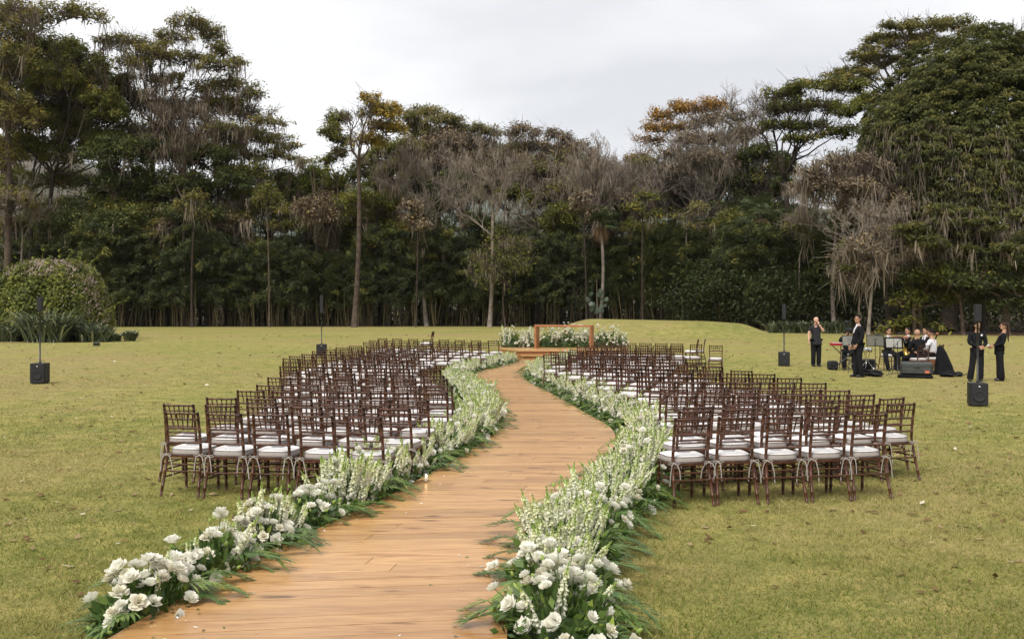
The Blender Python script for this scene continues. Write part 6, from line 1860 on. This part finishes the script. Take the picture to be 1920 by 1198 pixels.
# great dome: small shingled tufts all over a rounded crown
def dome_tree():
    rg = np.random.default_rng(77)
    d = 86.0; B = gpt(1775, d); k = d / F
    t = thing('dome_tree', 'great dome shaped green tree at the right side of the wood', 'tree', B)
    C0 = P(1842, 345, d + 5.5) - B; A = np.array([252 * k, 10.5, 292 * k])
    tr = MB(); tips = []
    f0 = P(1795, 430, d + 3) - B
    u = np.linspace(0, 1, 9)[:, None]; tr.tube(u * f0 + np.sin(u * PI) * np.array([.3, 0, 0]), np.r_[.95, .75, np.linspace(.66, .5, 7)], 10)
    for q in range(9):
        a = 2 * PI * q / 9
        grow(tr, rg, f0, np.array([math.cos(a), math.sin(a) * .8, rg.uniform(.3, 1.3)]), 5.2, .34, 2, tips, .25, .6, 3)
    twig_tips(tr, rg, tips, 4, .6)
    tr.build('trunk', M_BARK_D, t)
    n = 2300
    az = rg.uniform(-PI * 1.12, PI * .12, n); sel = rg.uniform(-.28, 1.0, n); el = np.arcsin(np.clip(sel, -1, 1))
    dirv = np.stack([np.cos(el) * np.cos(az), np.cos(el) * np.sin(az), np.sin(el)], -1)
    # broad lobes, so the outline undulates
    lobe = 1 + .035 * np.sin(az * 5 + 2.2 * np.sin(el * 4)) + .030 * np.sin(el * 11 + az * 3) + rg.normal(0, .022, n)
    ce = dirv * lobe[:, None] * A + C0
    nrm = unit(dirv / A)
    m = 44
    tang = unit(np.stack([-np.sin(az), np.cos(az), 0 * az], -1))
    down = unit(np.cross(tang, nrm)); down = np.where(down[:, 2:3] > 0, -down, down)
    uu = rg.normal(0, 1, (n, m, 3)); uu = uu / np.linalg.norm(uu, axis=-1, keepdims=True) * rg.random((n, m, 1)) ** .5
    size = rg.uniform(.75, 1.25, (n, 1, 1))
    off = size * .82 * (uu[..., :1] * tang[:, None] * 1.0 + uu[..., 1:2] * down[:, None] * .40 + uu[..., 2:] * nrm[:, None] * .30)
    off = off - nrm[:, None] * (uu[..., :1] ** 2) * .25
    pos = (ce[:, None] + off).reshape(-1, 3)
    nn = np.repeat(unit(nrm * .5 + np.array([0, 0, .8])), m, 0)
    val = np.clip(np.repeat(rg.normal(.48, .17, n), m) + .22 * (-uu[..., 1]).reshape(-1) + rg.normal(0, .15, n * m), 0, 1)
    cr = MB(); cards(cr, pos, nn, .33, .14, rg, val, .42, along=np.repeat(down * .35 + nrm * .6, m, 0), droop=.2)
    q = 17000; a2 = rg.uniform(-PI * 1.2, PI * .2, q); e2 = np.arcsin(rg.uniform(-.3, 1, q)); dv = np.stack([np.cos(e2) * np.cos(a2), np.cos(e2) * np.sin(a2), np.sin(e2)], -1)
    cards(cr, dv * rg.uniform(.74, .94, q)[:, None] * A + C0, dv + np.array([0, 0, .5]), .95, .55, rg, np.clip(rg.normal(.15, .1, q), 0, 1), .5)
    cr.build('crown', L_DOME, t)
    ms = MB(); ii = np.where((sel < .30 - .35 * np.cos(az)) & (sel < .34) & (rg.random(n) < .62))[0]; ns = 9
    pp = np.repeat(ce[ii] - np.array([0, 0, .3]), ns, 0) + rg.normal(0, .3, (len(ii) * ns, 3))
    strands(ms, pp, np.repeat(rg.gamma(2.2, .45, len(ii)) + .3, ns) * rg.uniform(.3, 1.1, len(ii) * ns), rg.uniform(.03, .08, len(ii) * ns), rg, np.clip(rg.normal(.4, .2, len(ii) * ns), 0, 1))
    ms.build('hanging_moss', L_MOSS, t, kind='stuff')
dome_tree()
low = []; rg = np.random.default_rng(78)
for k in range(30):
    x = rg.uniform(1700, 1960); y = rg.uniform(395, 480)
    low.append((x, y, rg.uniform(20, 34), rg.uniform(10, 15), -4 + rg.normal() * 2))
tree('layered_tree', 'green tree with drooping leaf layers under the great dome', 1838, 79, (1850, 430), low, L_DOME, M_BARK_D, leaf=.27, dens=1.15, moss=1.3, r=.5, flat=.32, twig=.4)
tree('mossy_tree', 'pale mossy tree with long grey curtains left of the great dome', 1668, 83, (1650, 420),
     [(1530, 325, 34, 12), (1560, 305, 34, 14), (1600, 300, 34, 14), (1640, 310, 30, 14), (1515, 350, 28, 10), (1560, 345, 36, 14), (1605, 345, 36, 14), (1645, 355, 34, 16), (1600, 385, 36, 14), (1640, 400, 36, 16), (1680, 380, 30, 18), (1690, 430, 34, 16), (1650, 445, 36, 14)],
     L_BROWN, M_BARK_D, leaf=.28, dens=.55, moss=3.0, twig=2.0, r=.30, rec=6)
tree('weeping_tree', 'low weeping tree with grey moss and a pale bare limb above the players', 1628, 76.5, (1640, 490),
     [(1590, 480, 30, 12), (1620, 462, 34, 12), (1655, 448, 34, 14), (1690, 440, 34, 14), (1720, 455, 30, 12), (1745, 470, 28, 12), (1600, 512, 30, 10), (1640, 500, 36, 12), (1680, 495, 34, 14), (1720, 480, 30, 14), (1610, 525, 24, 8), (1585, 500, 18, 8, 0, L_LIME), (1600, 462, 22, 8, 0, L_LIME)],
     L_BROWN, M_BARK_P, leaf=.26, dens=.6, moss=1.9, twig=2.4, r=.19, rec=6)
tree('broadleaf_tree', 'dark broadleaf tree with twin trunks right behind the players', 1726, 75.5, (1722, 560),
     [(1705, 555, 26, 12), (1735, 540, 32, 14), (1770, 535, 32, 14), (1690, 568, 20, 8), (1750, 515, 34, 14), (1790, 510, 30, 14), (1715, 525, 26, 12), (1775, 560, 26, 12)], L_GREEN, M_BARK, leaf=.30, dens=1.0, r=.28)
mbx = MB()
tree('broadleaf_tree', 'second trunk leaning left beside the twin trunk behind the players', 1716, 75.2, (1712, 545), [(1712, 520, 24, 10), (1735, 505, 26, 12), (1690, 520, 22, 10)], L_DARK, M_BARK, leaf=.28, dens=1.0, r=.20)
tree('broadleaf_tree', 'dark tree with slim twin trunks left of the two women', 1806, 75, (1800, 560), [(1810, 535, 30, 12), (1780, 525, 28, 12), (1835, 520, 30, 14), (1800, 500, 34, 14), (1845, 545, 26, 12)], L_DARK, M_BARK, leaf=.28, dens=1.0, r=.22)
tree('broadleaf_tree', 'broadleaf tree with large glossy leaves behind the two women', 1888, 74, (1885, 560),
     [(1850, 500, 34, 18), (1885, 490, 36, 18), (1920, 500, 36, 20), (1845, 530, 30, 16), (1880, 530, 36, 18), (1915, 540, 34, 18), (1950, 520, 34, 22), (1870, 560, 30, 14), (1900, 572, 26, 12)], L_DARK, M_BARK, leaf=.36, dens=1.1, r=.35)
tree('shrub', 'low green shrub with broad leaves between the players and the wood', 1700, 76.5, (1700, 622), [(1680, 612, 26, 10), (1705, 605, 28, 11), (1735, 612, 24, 10), (1755, 618, 20, 7)], L_GREEN, M_BARK_D, leaf=.38, dens=1.1, r=.08, cat='shrub')

bare_tree('tall bare mossy tree seen through the gap under the high umbrella crown', 345, 110, 300, 3.6, .22, M_BARK, 5, 3, .22)
bare_tree('grey bare tree with moss under the grey-brown crown left of centre', 800, 111, 390, 3.6, .22, M_BARK_G, 6, 3, .35)
bare_tree('grey bare tree with moss at the right of the centre dip', 1110, 110, 395, 3.6, .22, M_BARK_G, 6, 3, .45)
bare_tree('pale many limbed bare tree in front of the orange crown', 1325, 116, 395, 4.2, .30, M_BARK_P, 8, 3, .12, up=.6)
bare_tree('grey mossy bare tree left of the great dome by the sky gap', 1565, 88, 395, 2.6, .18, M_BARK_G, 5, 3, .5)

# more crowns that close the canopy
tree('broadleaf_tree', 'deep green tree filling the gap behind the tallest left tree', 60, 118, (60, 350), [(20, 130, 50, 30), (70, 140, 50, 32), (120, 150, 50, 32), (170, 140, 44, 28), (20, 210, 50, 34), (75, 220, 50, 34), (140, 215, 50, 34), (200, 225, 44, 32), (30, 280, 50, 30), (185, 280, 46, 32), (225, 180, 36, 28), (120, 290, 44, 26), (20, 340, 46, 28), (120, 340, 40, 24)], L_GREEN, M_BARK_D, dens=.85, moss=.4, r=.4, rec=5)
tree('mossy_tree', 'lacy mossy tree woven through the limbs of the high umbrella tree', 340, 121, (340, 330), [(250, 190, 44, 26), (300, 205, 44, 26), (350, 215, 44, 26), (400, 200, 40, 26), (260, 245, 46, 26), (320, 255, 46, 24), (380, 255, 46, 24), (440, 265, 36, 22)], L_OLIVE, M_BARK_D, dens=.34, moss=1.6, r=.35, twig=2.2, rec=6)
tree('broadleaf_tree', 'green tree filling the canopy below the tiered tree', 500, 119, (500, 440), [(470, 330, 46, 24), (520, 345, 44, 24), (560, 360, 40, 24), (480, 375, 48, 24), (530, 390, 46, 24), (440, 400, 44, 24), (600, 350, 36, 22), (640, 340, 30, 22)], L_GREEN, M_BARK_D, dens=.75, moss=.9, r=.32, rec=4)
for k, (px, yy, mm, nm) in enumerate(((768, 262, L_OLIVE, 'olive'), (868, 262, L_BROWN, 'brown'), (948, 270, L_OLIVE, 'olive-grey'), (1040, 285, L_OLIVE, 'olive-green'), (1135, 305, L_BROWN, 'grey-brown'), (1195, 300, L_GREEN, 'green'), (1260, 300, L_OLIVE, 'mustard'), (1345, 285, L_GREEN, 'dull green'), (1430, 290, L_OLIVE, 'brownish'))):
    rgk = np.random.default_rng(900 + k)
    tree('mixed_tree', '%s fine leaved tree closing the canopy, %s of nine from the left' % (nm, ORD[k]), px, 120 + 2 * (k % 3), (px + 5, 400), [(px + rgk.normal(0, 34), yy + 10 + rgk.uniform(0, 88), rgk.uniform(26, 40), rgk.uniform(12, 18)) for _ in range(12)], mm, M_BARK, dens=.46, moss=1.3, r=.32, twig=1.8, rec=5, group='fine leaved trees closing the canopy')

# bushy trees of middle height above the bamboo
def mid_storey():
    rg = np.random.default_rng(404)
    kinds = [(L_DARK, 'dark green'), (L_GREEN, 'mid green'), (L_OLIVE, 'olive'), (L_LIME, 'yellow-green'), (L_BROWN, 'grey-brown'), (L_LIME, 'light green'), (L_OLIVE, 'brownish olive')]
    protos = []
    px = 20; k = 0
    while px < 1500:
        q = int(rg.integers(len(kinds))); lab = '%s bushy tree, %s from the left above the bamboo' % (kinds[q][1], ORD[k])
        d = (111 if px < 1150 else 106) + rg.uniform(0, 5); h = rg.uniform(.85, 1.15)
        pr = [p for p in protos if p[1] == q]
        if not pr:
            cl = []
            for c in range(9):
                cl.append((px + rg.normal(0, 26), 448 + rg.normal(0, 26), rg.uniform(24, 36), rg.uniform(12, 18)))
            t = tree('bushy_tree', lab, px, d, (px + 4, 475), cl, kinds[q][0], [M_BARK_D, M_BARK][q % 2], leaf=.32, dens=.78, moss=[.3, .3, 1.0, .2, 2.0, .3, 1.6][q], r=.22, rec=3, group='bushy trees above the bamboo', seed=500 + q)
            protos.append((t, q))
        else:
            t = dup(pr[0][0], gpt(px, d), rg.uniform(0, 6.28), lab, None, (h, h, h * rg.uniform(.9, 1.12)))
        px += rg.uniform(52, 80) * (1.5 if 690 < px < 1000 or 1130 < px < 1290 else 1.0); k += 1
mid_storey()

# thin straight trunks that rise from the bamboo
for k, (px, py0, py1, d, r, m, lab) in enumerate(((1205, 598, 380, 113, .16, M_BARK_D, 'straight dark trunk rising left of the leaning trunks'), (1262, 598, 370, 112, .18, M_BARK_D, 'forked dark trunk below the orange crown'), (1290, 598, 400, 110, .16, M_BARK_G, 'grey trunk below the wide grey tree'),
                                              (1350, 598, 420, 111, .15, M_BARK_G, 'thin grey trunk left of the dark foliage column'), (780, 600, 400, 113, .15, M_BARK_D, 'dark trunk under the green umbrella crown'), (555, 600, 390, 112, .13, M_BARK_D, 'dark trunk left of the slim tree'), (505, 600, 370, 113, .14, M_BARK, 'brown trunk under the tiered tree'), (470, 600, 350, 112, .16, M_BARK_D, 'dark trunk beside the tiered tree'),
                                              (360, 605, 380, 112, .2, M_BARK_D, 'dark trunk left of the brown mossy tree'), (1500, 598, 420, 92, .10, M_BARK_P, 'thin pale trunk left of the mossy curtains'), (1100, 600, 380, 113, .15, M_BARK_D, 'dark trunk behind the left fan palm'), (1145, 600, 410, 113, .13, M_BARK_G, 'grey trunk right of the left fan palm'))):
    cl = [(px + 12 * math.sin(k), py1 - 12, 22, 10), (px - 14, py1 + 8, 20, 9), (px + 18, py1 + 22, 20, 9)]
    if k % 2 == 0 and px < 1480: d = 106.0 if px < 1150 else 101.0
    tree('thin_tree', lab, px, d, (px + 8 * math.sin(k * 1.7), py1), cl, [L_GREEN, L_BROWN, L_OLIVE][k % 3], m, dens=.6, moss=.8, r=r, twig=1.5)

# ------------------------------------------------------------------ fan palms
M_FAN = leafmat('fan_palm_leaf', [(0, (.030, .050, .018)), (.5, (.065, .090, .032)), (1, (.12, .14, .05))], .2, .45, .3)
M_FANDRY = leafmat('dry_palm_leaf', [(0, (.13, .085, .045)), (1, (.30, .20, .11))], .2, .8, .1)
def palm(px, d, base_px, py_base, py_top, lab, seed, R0=1.9, r=.17):
    rg = np.random.default_rng(seed); t = thing('fan_palm', lab, 'palm', gpt(base_px, d)); B = gpt(base_px, d)
    top = P(px, py_top, d) - B
    mb = MB(); u = np.linspace(0, 1, 12)[:, None]; pts = u * top + np.sin(u * PI) * np.array([.35, 0, 0]); mb.tube(pts, np.r_[r * 1.5, np.full(11, r)] * np.where(np.arange(12) % 2, 1.05, 1), 9); mb.build('trunk', M_BARK_G, t)
    for dry in (0, 1):
        for k in range((26, 6)[dry]):
            a = rg.uniform(0, 2 * PI); e = rg.uniform(-.35, 1.25) if not dry else rg.uniform(-1.5, -1.1)
            o = np.array([math.cos(a) * math.cos(e), math.sin(a) * math.cos(e), math.sin(e)]); pl = R0 * rg.uniform(.5, .8)
            c = top + o * pl * (1 if not dry else .55)
            mb = MB(); mb.tube([top, top + o * pl * .5 + np.array([0, 0, .1]), c], .022, 4, val=.6)
            sd = unit(np.cross(o, [0, 0, 1.0])); up = np.cross(sd, o); nl = 17
            for q in range(nl):
                w = (q / (nl - 1.0) - .5) * 2 * 1.9; dr = o * math.cos(w) + sd * math.sin(w)
                L = R0 * .62 * (1 - .22 * abs(w) / 1.9) * rg.uniform(.9, 1.1); s2 = unit(np.cross(dr, up)) * .055
                p1 = c + dr * L * .6 + np.array([0, 0, -.05 * L]); p2 = c + dr * L + np.array([0, 0, -(.30 if not dry else .5) * L])
                mb.add([c, p1 + s2, p1 - s2, p2], [[0, 1, 2], [1, 3, 2]], min(1, max(0, rg.normal(.5, .25))))
            mb.build('dry_leaf' if dry else 'fan_leaf', M_FANDRY if dry else M_FAN, t)
palm(1424, 99, 1443, 600, 400, 'tall fan palm with drooping dry leaves right of centre', 3, R0=2.3)
palm(1126, 106, 1124, 600, 418, 'shorter fan palm with dry skirt at the centre', 4, R0=2.0)
# big split-leaved plant low in front of the bamboo
def big_leaf_plant():
    rg = np.random.default_rng(8); t = thing('split_leaf_plant', 'plant with big pale split leaves right of the stage against the dark wood', 'plant', gpt(1120, 105)); B = gpt(1120, 105)
    mb = MB(); mb.tube([P(1120, 612, 105) - B, P(1119, 520, 105) - B], [.07, .05], 6); mb.build('stem', M_BARK_P, t)
    for k in range(22):
        a = rg.uniform(0, 2 * PI); c = P(1120 + 22 * math.cos(a) * rg.uniform(.4, 1), 562 + 24 * math.sin(a) * rg.uniform(.4, 1), 104.4) - B
        n = unit(np.array([rg.normal(0, .4), -1, .7 + rg.normal(0, .3)])); x = unit(np.cross(n, [0, 0, 1.0])); y = np.cross(x, n) * -1
        S = rg.uniform(.42, .62); v = [c + y * S * .2]; m = 22
        for q in range(m):
            th = q * 2 * PI / m; rr = S * .8 * (1 - .25 * math.cos(th)) * (1.0 if q % 2 else .5)
            v.append(c + (x * math.sin(th) * .8 - y * math.cos(th)) * rr)
        mb = MB(); mb.add(v, [[0, 1 + q, 1 + (q + 1) % m] for q in range(m)], rg.uniform(.3, .9)); mb.build('leaf', leaf_big, t)
leaf_big = leafmat('split_leaf', [(0, (.022, .034, .018)), (1, (.058, .078, .042))], .15, .4, .4)
big_leaf_plant()

# ------------------------------------------------------------------ bamboo at the foot of the wood
def bamboo_proto(seed, lab, grp):
    rg = np.random.default_rng(seed); t = thing('bamboo_clump', lab, 'bamboo', (0, 0, 0), 0, grp)
    cu = MB(); k = 25
    base = np.stack([rg.uniform(-2.6, 2.6, k), rg.uniform(-1.5, 1.5, k), np.zeros(k)], -1)
    tops = base * np.array([1.25, 1.3, 0]) + np.stack([rg.normal(0, .35, k), rg.normal(0, .3, k), rg.uniform(2.6, 4.6, k)], -1)
    for a, b in zip(base, tops): cu.tube([a, (a + b) / 2 + rg.normal(0, .06, 3), b], [.042, .036, .016], 5, val=float(np.clip(rg.normal(.45, .28), 0, 1)), cap=False)
    cu.build('culms', M_CULM, t, kind='stuff')
    fo = MB(); m = 170
    pc = np.stack([rg.uniform(-2.9, 2.9, m), rg.uniform(-2.1, 1.9, m), 2.5 + 7.8 * rg.random(m) ** .9], -1)
    pc[:, 2] *= 1 - .035 * pc[:, 0] ** 2 * .6
    n = 52
    out = unit(pc * np.array([.25, .35, 0]) + np.array([0, 0, .35])); tt = rg.random((m, n))
    arch = rg.uniform(.8, 1.7, m)
    dirs = unit(np.stack([rg.normal(0, 1, m), rg.normal(-.35, .8, m), np.full(m, .35)], -1))
    pts = pc[:, None, :] + dirs[:, None, :] * (tt * arch[:, None])[..., None] + np.stack([0 * tt, 0 * tt, -.55 * arch[:, None] * tt ** 2], -1) + rg.normal(0, .16, (m, n, 3))
    pts = pts.reshape(-1, 3); al = np.repeat(dirs, n, 0) + np.array([0, 0, -.5])
    val = np.clip(np.repeat(rg.normal(.46, .26, m), n) + rg.normal(0, .16, m * n), 0, 1)
    cards(fo, pts, np.tile([0, -.25, 1.0], (len(pts), 1)), .42, .105, rg, val, .45, along=al, droop=.3)
    fo.build('foliage', L_BAMB, t, kind='stuff')
    return t
def bamboo():
    rg = np.random.default_rng(66)
    protos = []
    k = 0; cnt = [0, 0]
    rows = [(lambda x: np.interp(x, [-50, -20, 0, 12, 22, 30], [107.5, 110.5, 112, 108, 98, 91]), 3.3, -44, 30, 1.0), (lambda x: np.interp(x, [-60, 0, 12, 22, 36], [113, 118, 115, 106, 95]), 3.9, -58, 42, 1.12)]
    for ri, (fy, st, x0, x1, sc) in enumerate(rows):
        x = x0
        while x < x1:
            s = sc * rg.uniform(.82, 1.12); y = fy(x) + rg.normal(0, .5)
            pxx = int(960 + x * F / y)
            where = 'left of the tall pale trunk' if pxx < 640 else ('between the tall pale trunk and the white bare tree' if pxx < 900 else ('behind the stage' if pxx < 1160 else ('behind the grass mound' if pxx < 1450 else 'behind the players')))
            cnt[ri] += 1
            lab = 'feathery bamboo clump, %s from the left in the %s bamboo row' % (ORD[cnt[ri] - 1], ['front', 'rear'][ri])
            if len(protos) < 6:
                t = bamboo_proto(200 + len(protos), lab, 'bamboo clumps ' + where); protos.append(t); t.location = (x, y, 0); t.scale = (s,) * 3
            else:
                dup(protos[int(rg.integers(6))], (x, y, 0), float(rg.choice([0, PI]) + rg.normal(0, .2)), lab, 'bamboo clumps ' + where, s)
            x += st * rg.uniform(.85, 1.15); k += 1
bamboo()

# deep wood behind, read as one dark mass
def deep_wood():
    rg = np.random.default_rng(91)
    mb = MB(); tr = MB()
    def patch(x, y, z, rx, rz, n, v0, sz=.55):
        nonlocal mb
        off = rg.normal(0, 1, (n, 3)) * np.array([rx, rx * .6, rz]) * .5
        cards(mb, np.array([x, y, z]) + off, np.tile([0, 0, 1.0], (n, 1)) + off * .15, sz, sz * .47, rg, np.clip(rg.normal(v0, .17, n), 0, 1), .5)
    for k in range(150):
        y = rg.uniform(119, 150); x = rg.uniform(-.60, .60) * y
        patch(x, y, rg.uniform(1.0, 9.0), rg.uniform(3, 6), rg.uniform(1.8, 3.2), 230, .36)
    for k in range(120):                                     # low undergrowth right behind the bamboo
        x = rg.uniform(-66, 42); y = np.interp(x, [-60, 0, 12, 22, 36], [117, 122, 119, 110, 99]) + rg.uniform(0, 4)
        patch(x, y, rg.uniform(.4, 2.4), 3.2, 1.6, 190, .25)
    for k in range(34):
        y = rg.uniform(120, 160); x = rg.uniform(-.62, -.13) * y; z = rg.uniform(8, 19)
        if -.50 * y < x < -.44 * y: continue
        patch(x, y, z, rg.uniform(2, 4.5), rg.uniform(1.2, 2.4), 240, .42)
    for k in range(120):
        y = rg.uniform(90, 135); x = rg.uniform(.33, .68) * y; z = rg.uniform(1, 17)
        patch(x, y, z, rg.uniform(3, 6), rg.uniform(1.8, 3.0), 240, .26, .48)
    for k in range(70):                                      # undergrowth under the right hand trees, deep shade put into darker leaf tones
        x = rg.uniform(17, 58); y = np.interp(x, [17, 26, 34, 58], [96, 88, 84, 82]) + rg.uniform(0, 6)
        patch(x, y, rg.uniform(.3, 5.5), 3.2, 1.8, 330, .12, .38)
    mid = MB(); keep = mb; mb = mid
    for k in range(26):
        y = rg.uniform(118, 150); x = rg.uniform(-.16, .28) * y; z = rg.uniform(5, 9)
        patch(x, y, z, rg.uniform(1.6, 3.4), rg.uniform(.8, 1.6), 150, .45)
    lim = MB(); mb = lim
    for k in range(60):
        y = rg.uniform(113, 130); x = rg.uniform(-.50, .30) * y; z = rg.uniform(5, 13)
        patch(x, y, z, rg.uniform(1.2, 2.6), rg.uniform(.8, 1.6), 120, .5)
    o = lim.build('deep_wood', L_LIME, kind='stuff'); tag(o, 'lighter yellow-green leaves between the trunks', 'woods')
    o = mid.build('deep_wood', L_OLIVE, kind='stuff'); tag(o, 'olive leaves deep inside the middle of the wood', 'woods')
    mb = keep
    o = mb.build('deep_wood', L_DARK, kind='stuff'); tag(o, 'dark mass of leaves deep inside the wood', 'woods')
    n = 260; y = rg.uniform(114, 150, n); x = rg.uniform(-.58, .58, n) * y
    p0 = np.stack([x, y, 0 * x], -1); p1 = p0 + np.stack([rg.normal(0, 1.0, n), 0 * x, rg.uniform(9, 19, n)], -1)
    twigs(tr, p0, p1, .17, .06, rg, .02)
    o = tr.build('distant_trunks', M_BARK, kind='stuff'); tag(o, 'thin distant trunks deep inside the wood', 'woods')
deep_wood()

# the two model chairs have served their purpose
for root in (CH_NEAR, CH_FAR):
    for ch in list(root.children): bpy.data.objects.remove(ch)
    bpy.data.objects.remove(root)

# ------------------------------------------------------------------ thin haze over the far hills
def haze():
    m = bpy.data.materials.new('thin_haze'); m.use_nodes = True
    nt = m.node_tree; nt.nodes.clear(); out = nt.nodes.new('ShaderNodeOutputMaterial')
    v = nt.nodes.new('ShaderNodeVolumePrincipled'); v.inputs['Color'].default_value = (.84, .90, 1.0, 1); v.inputs['Density'].default_value = 0.00004
    v.inputs['Anisotropy'].default_value = 0.0
    nt.links.new(v.outputs[0], out.inputs['Volume'])
    mb = MB(); mb.box((0, 3000, 449), (12200, 6160, 900)); mb.build('haze', m, kind='stuff')
    bpy.data.objects['haze']['label'] = 'thin bluish haze over the far hills'
haze()
print('TRIS', sum(sum(len(p.vertices) - 2 for p in m.polygons) for m in bpy.data.meshes if m.users), 'OBJ', len(bpy.data.objects))
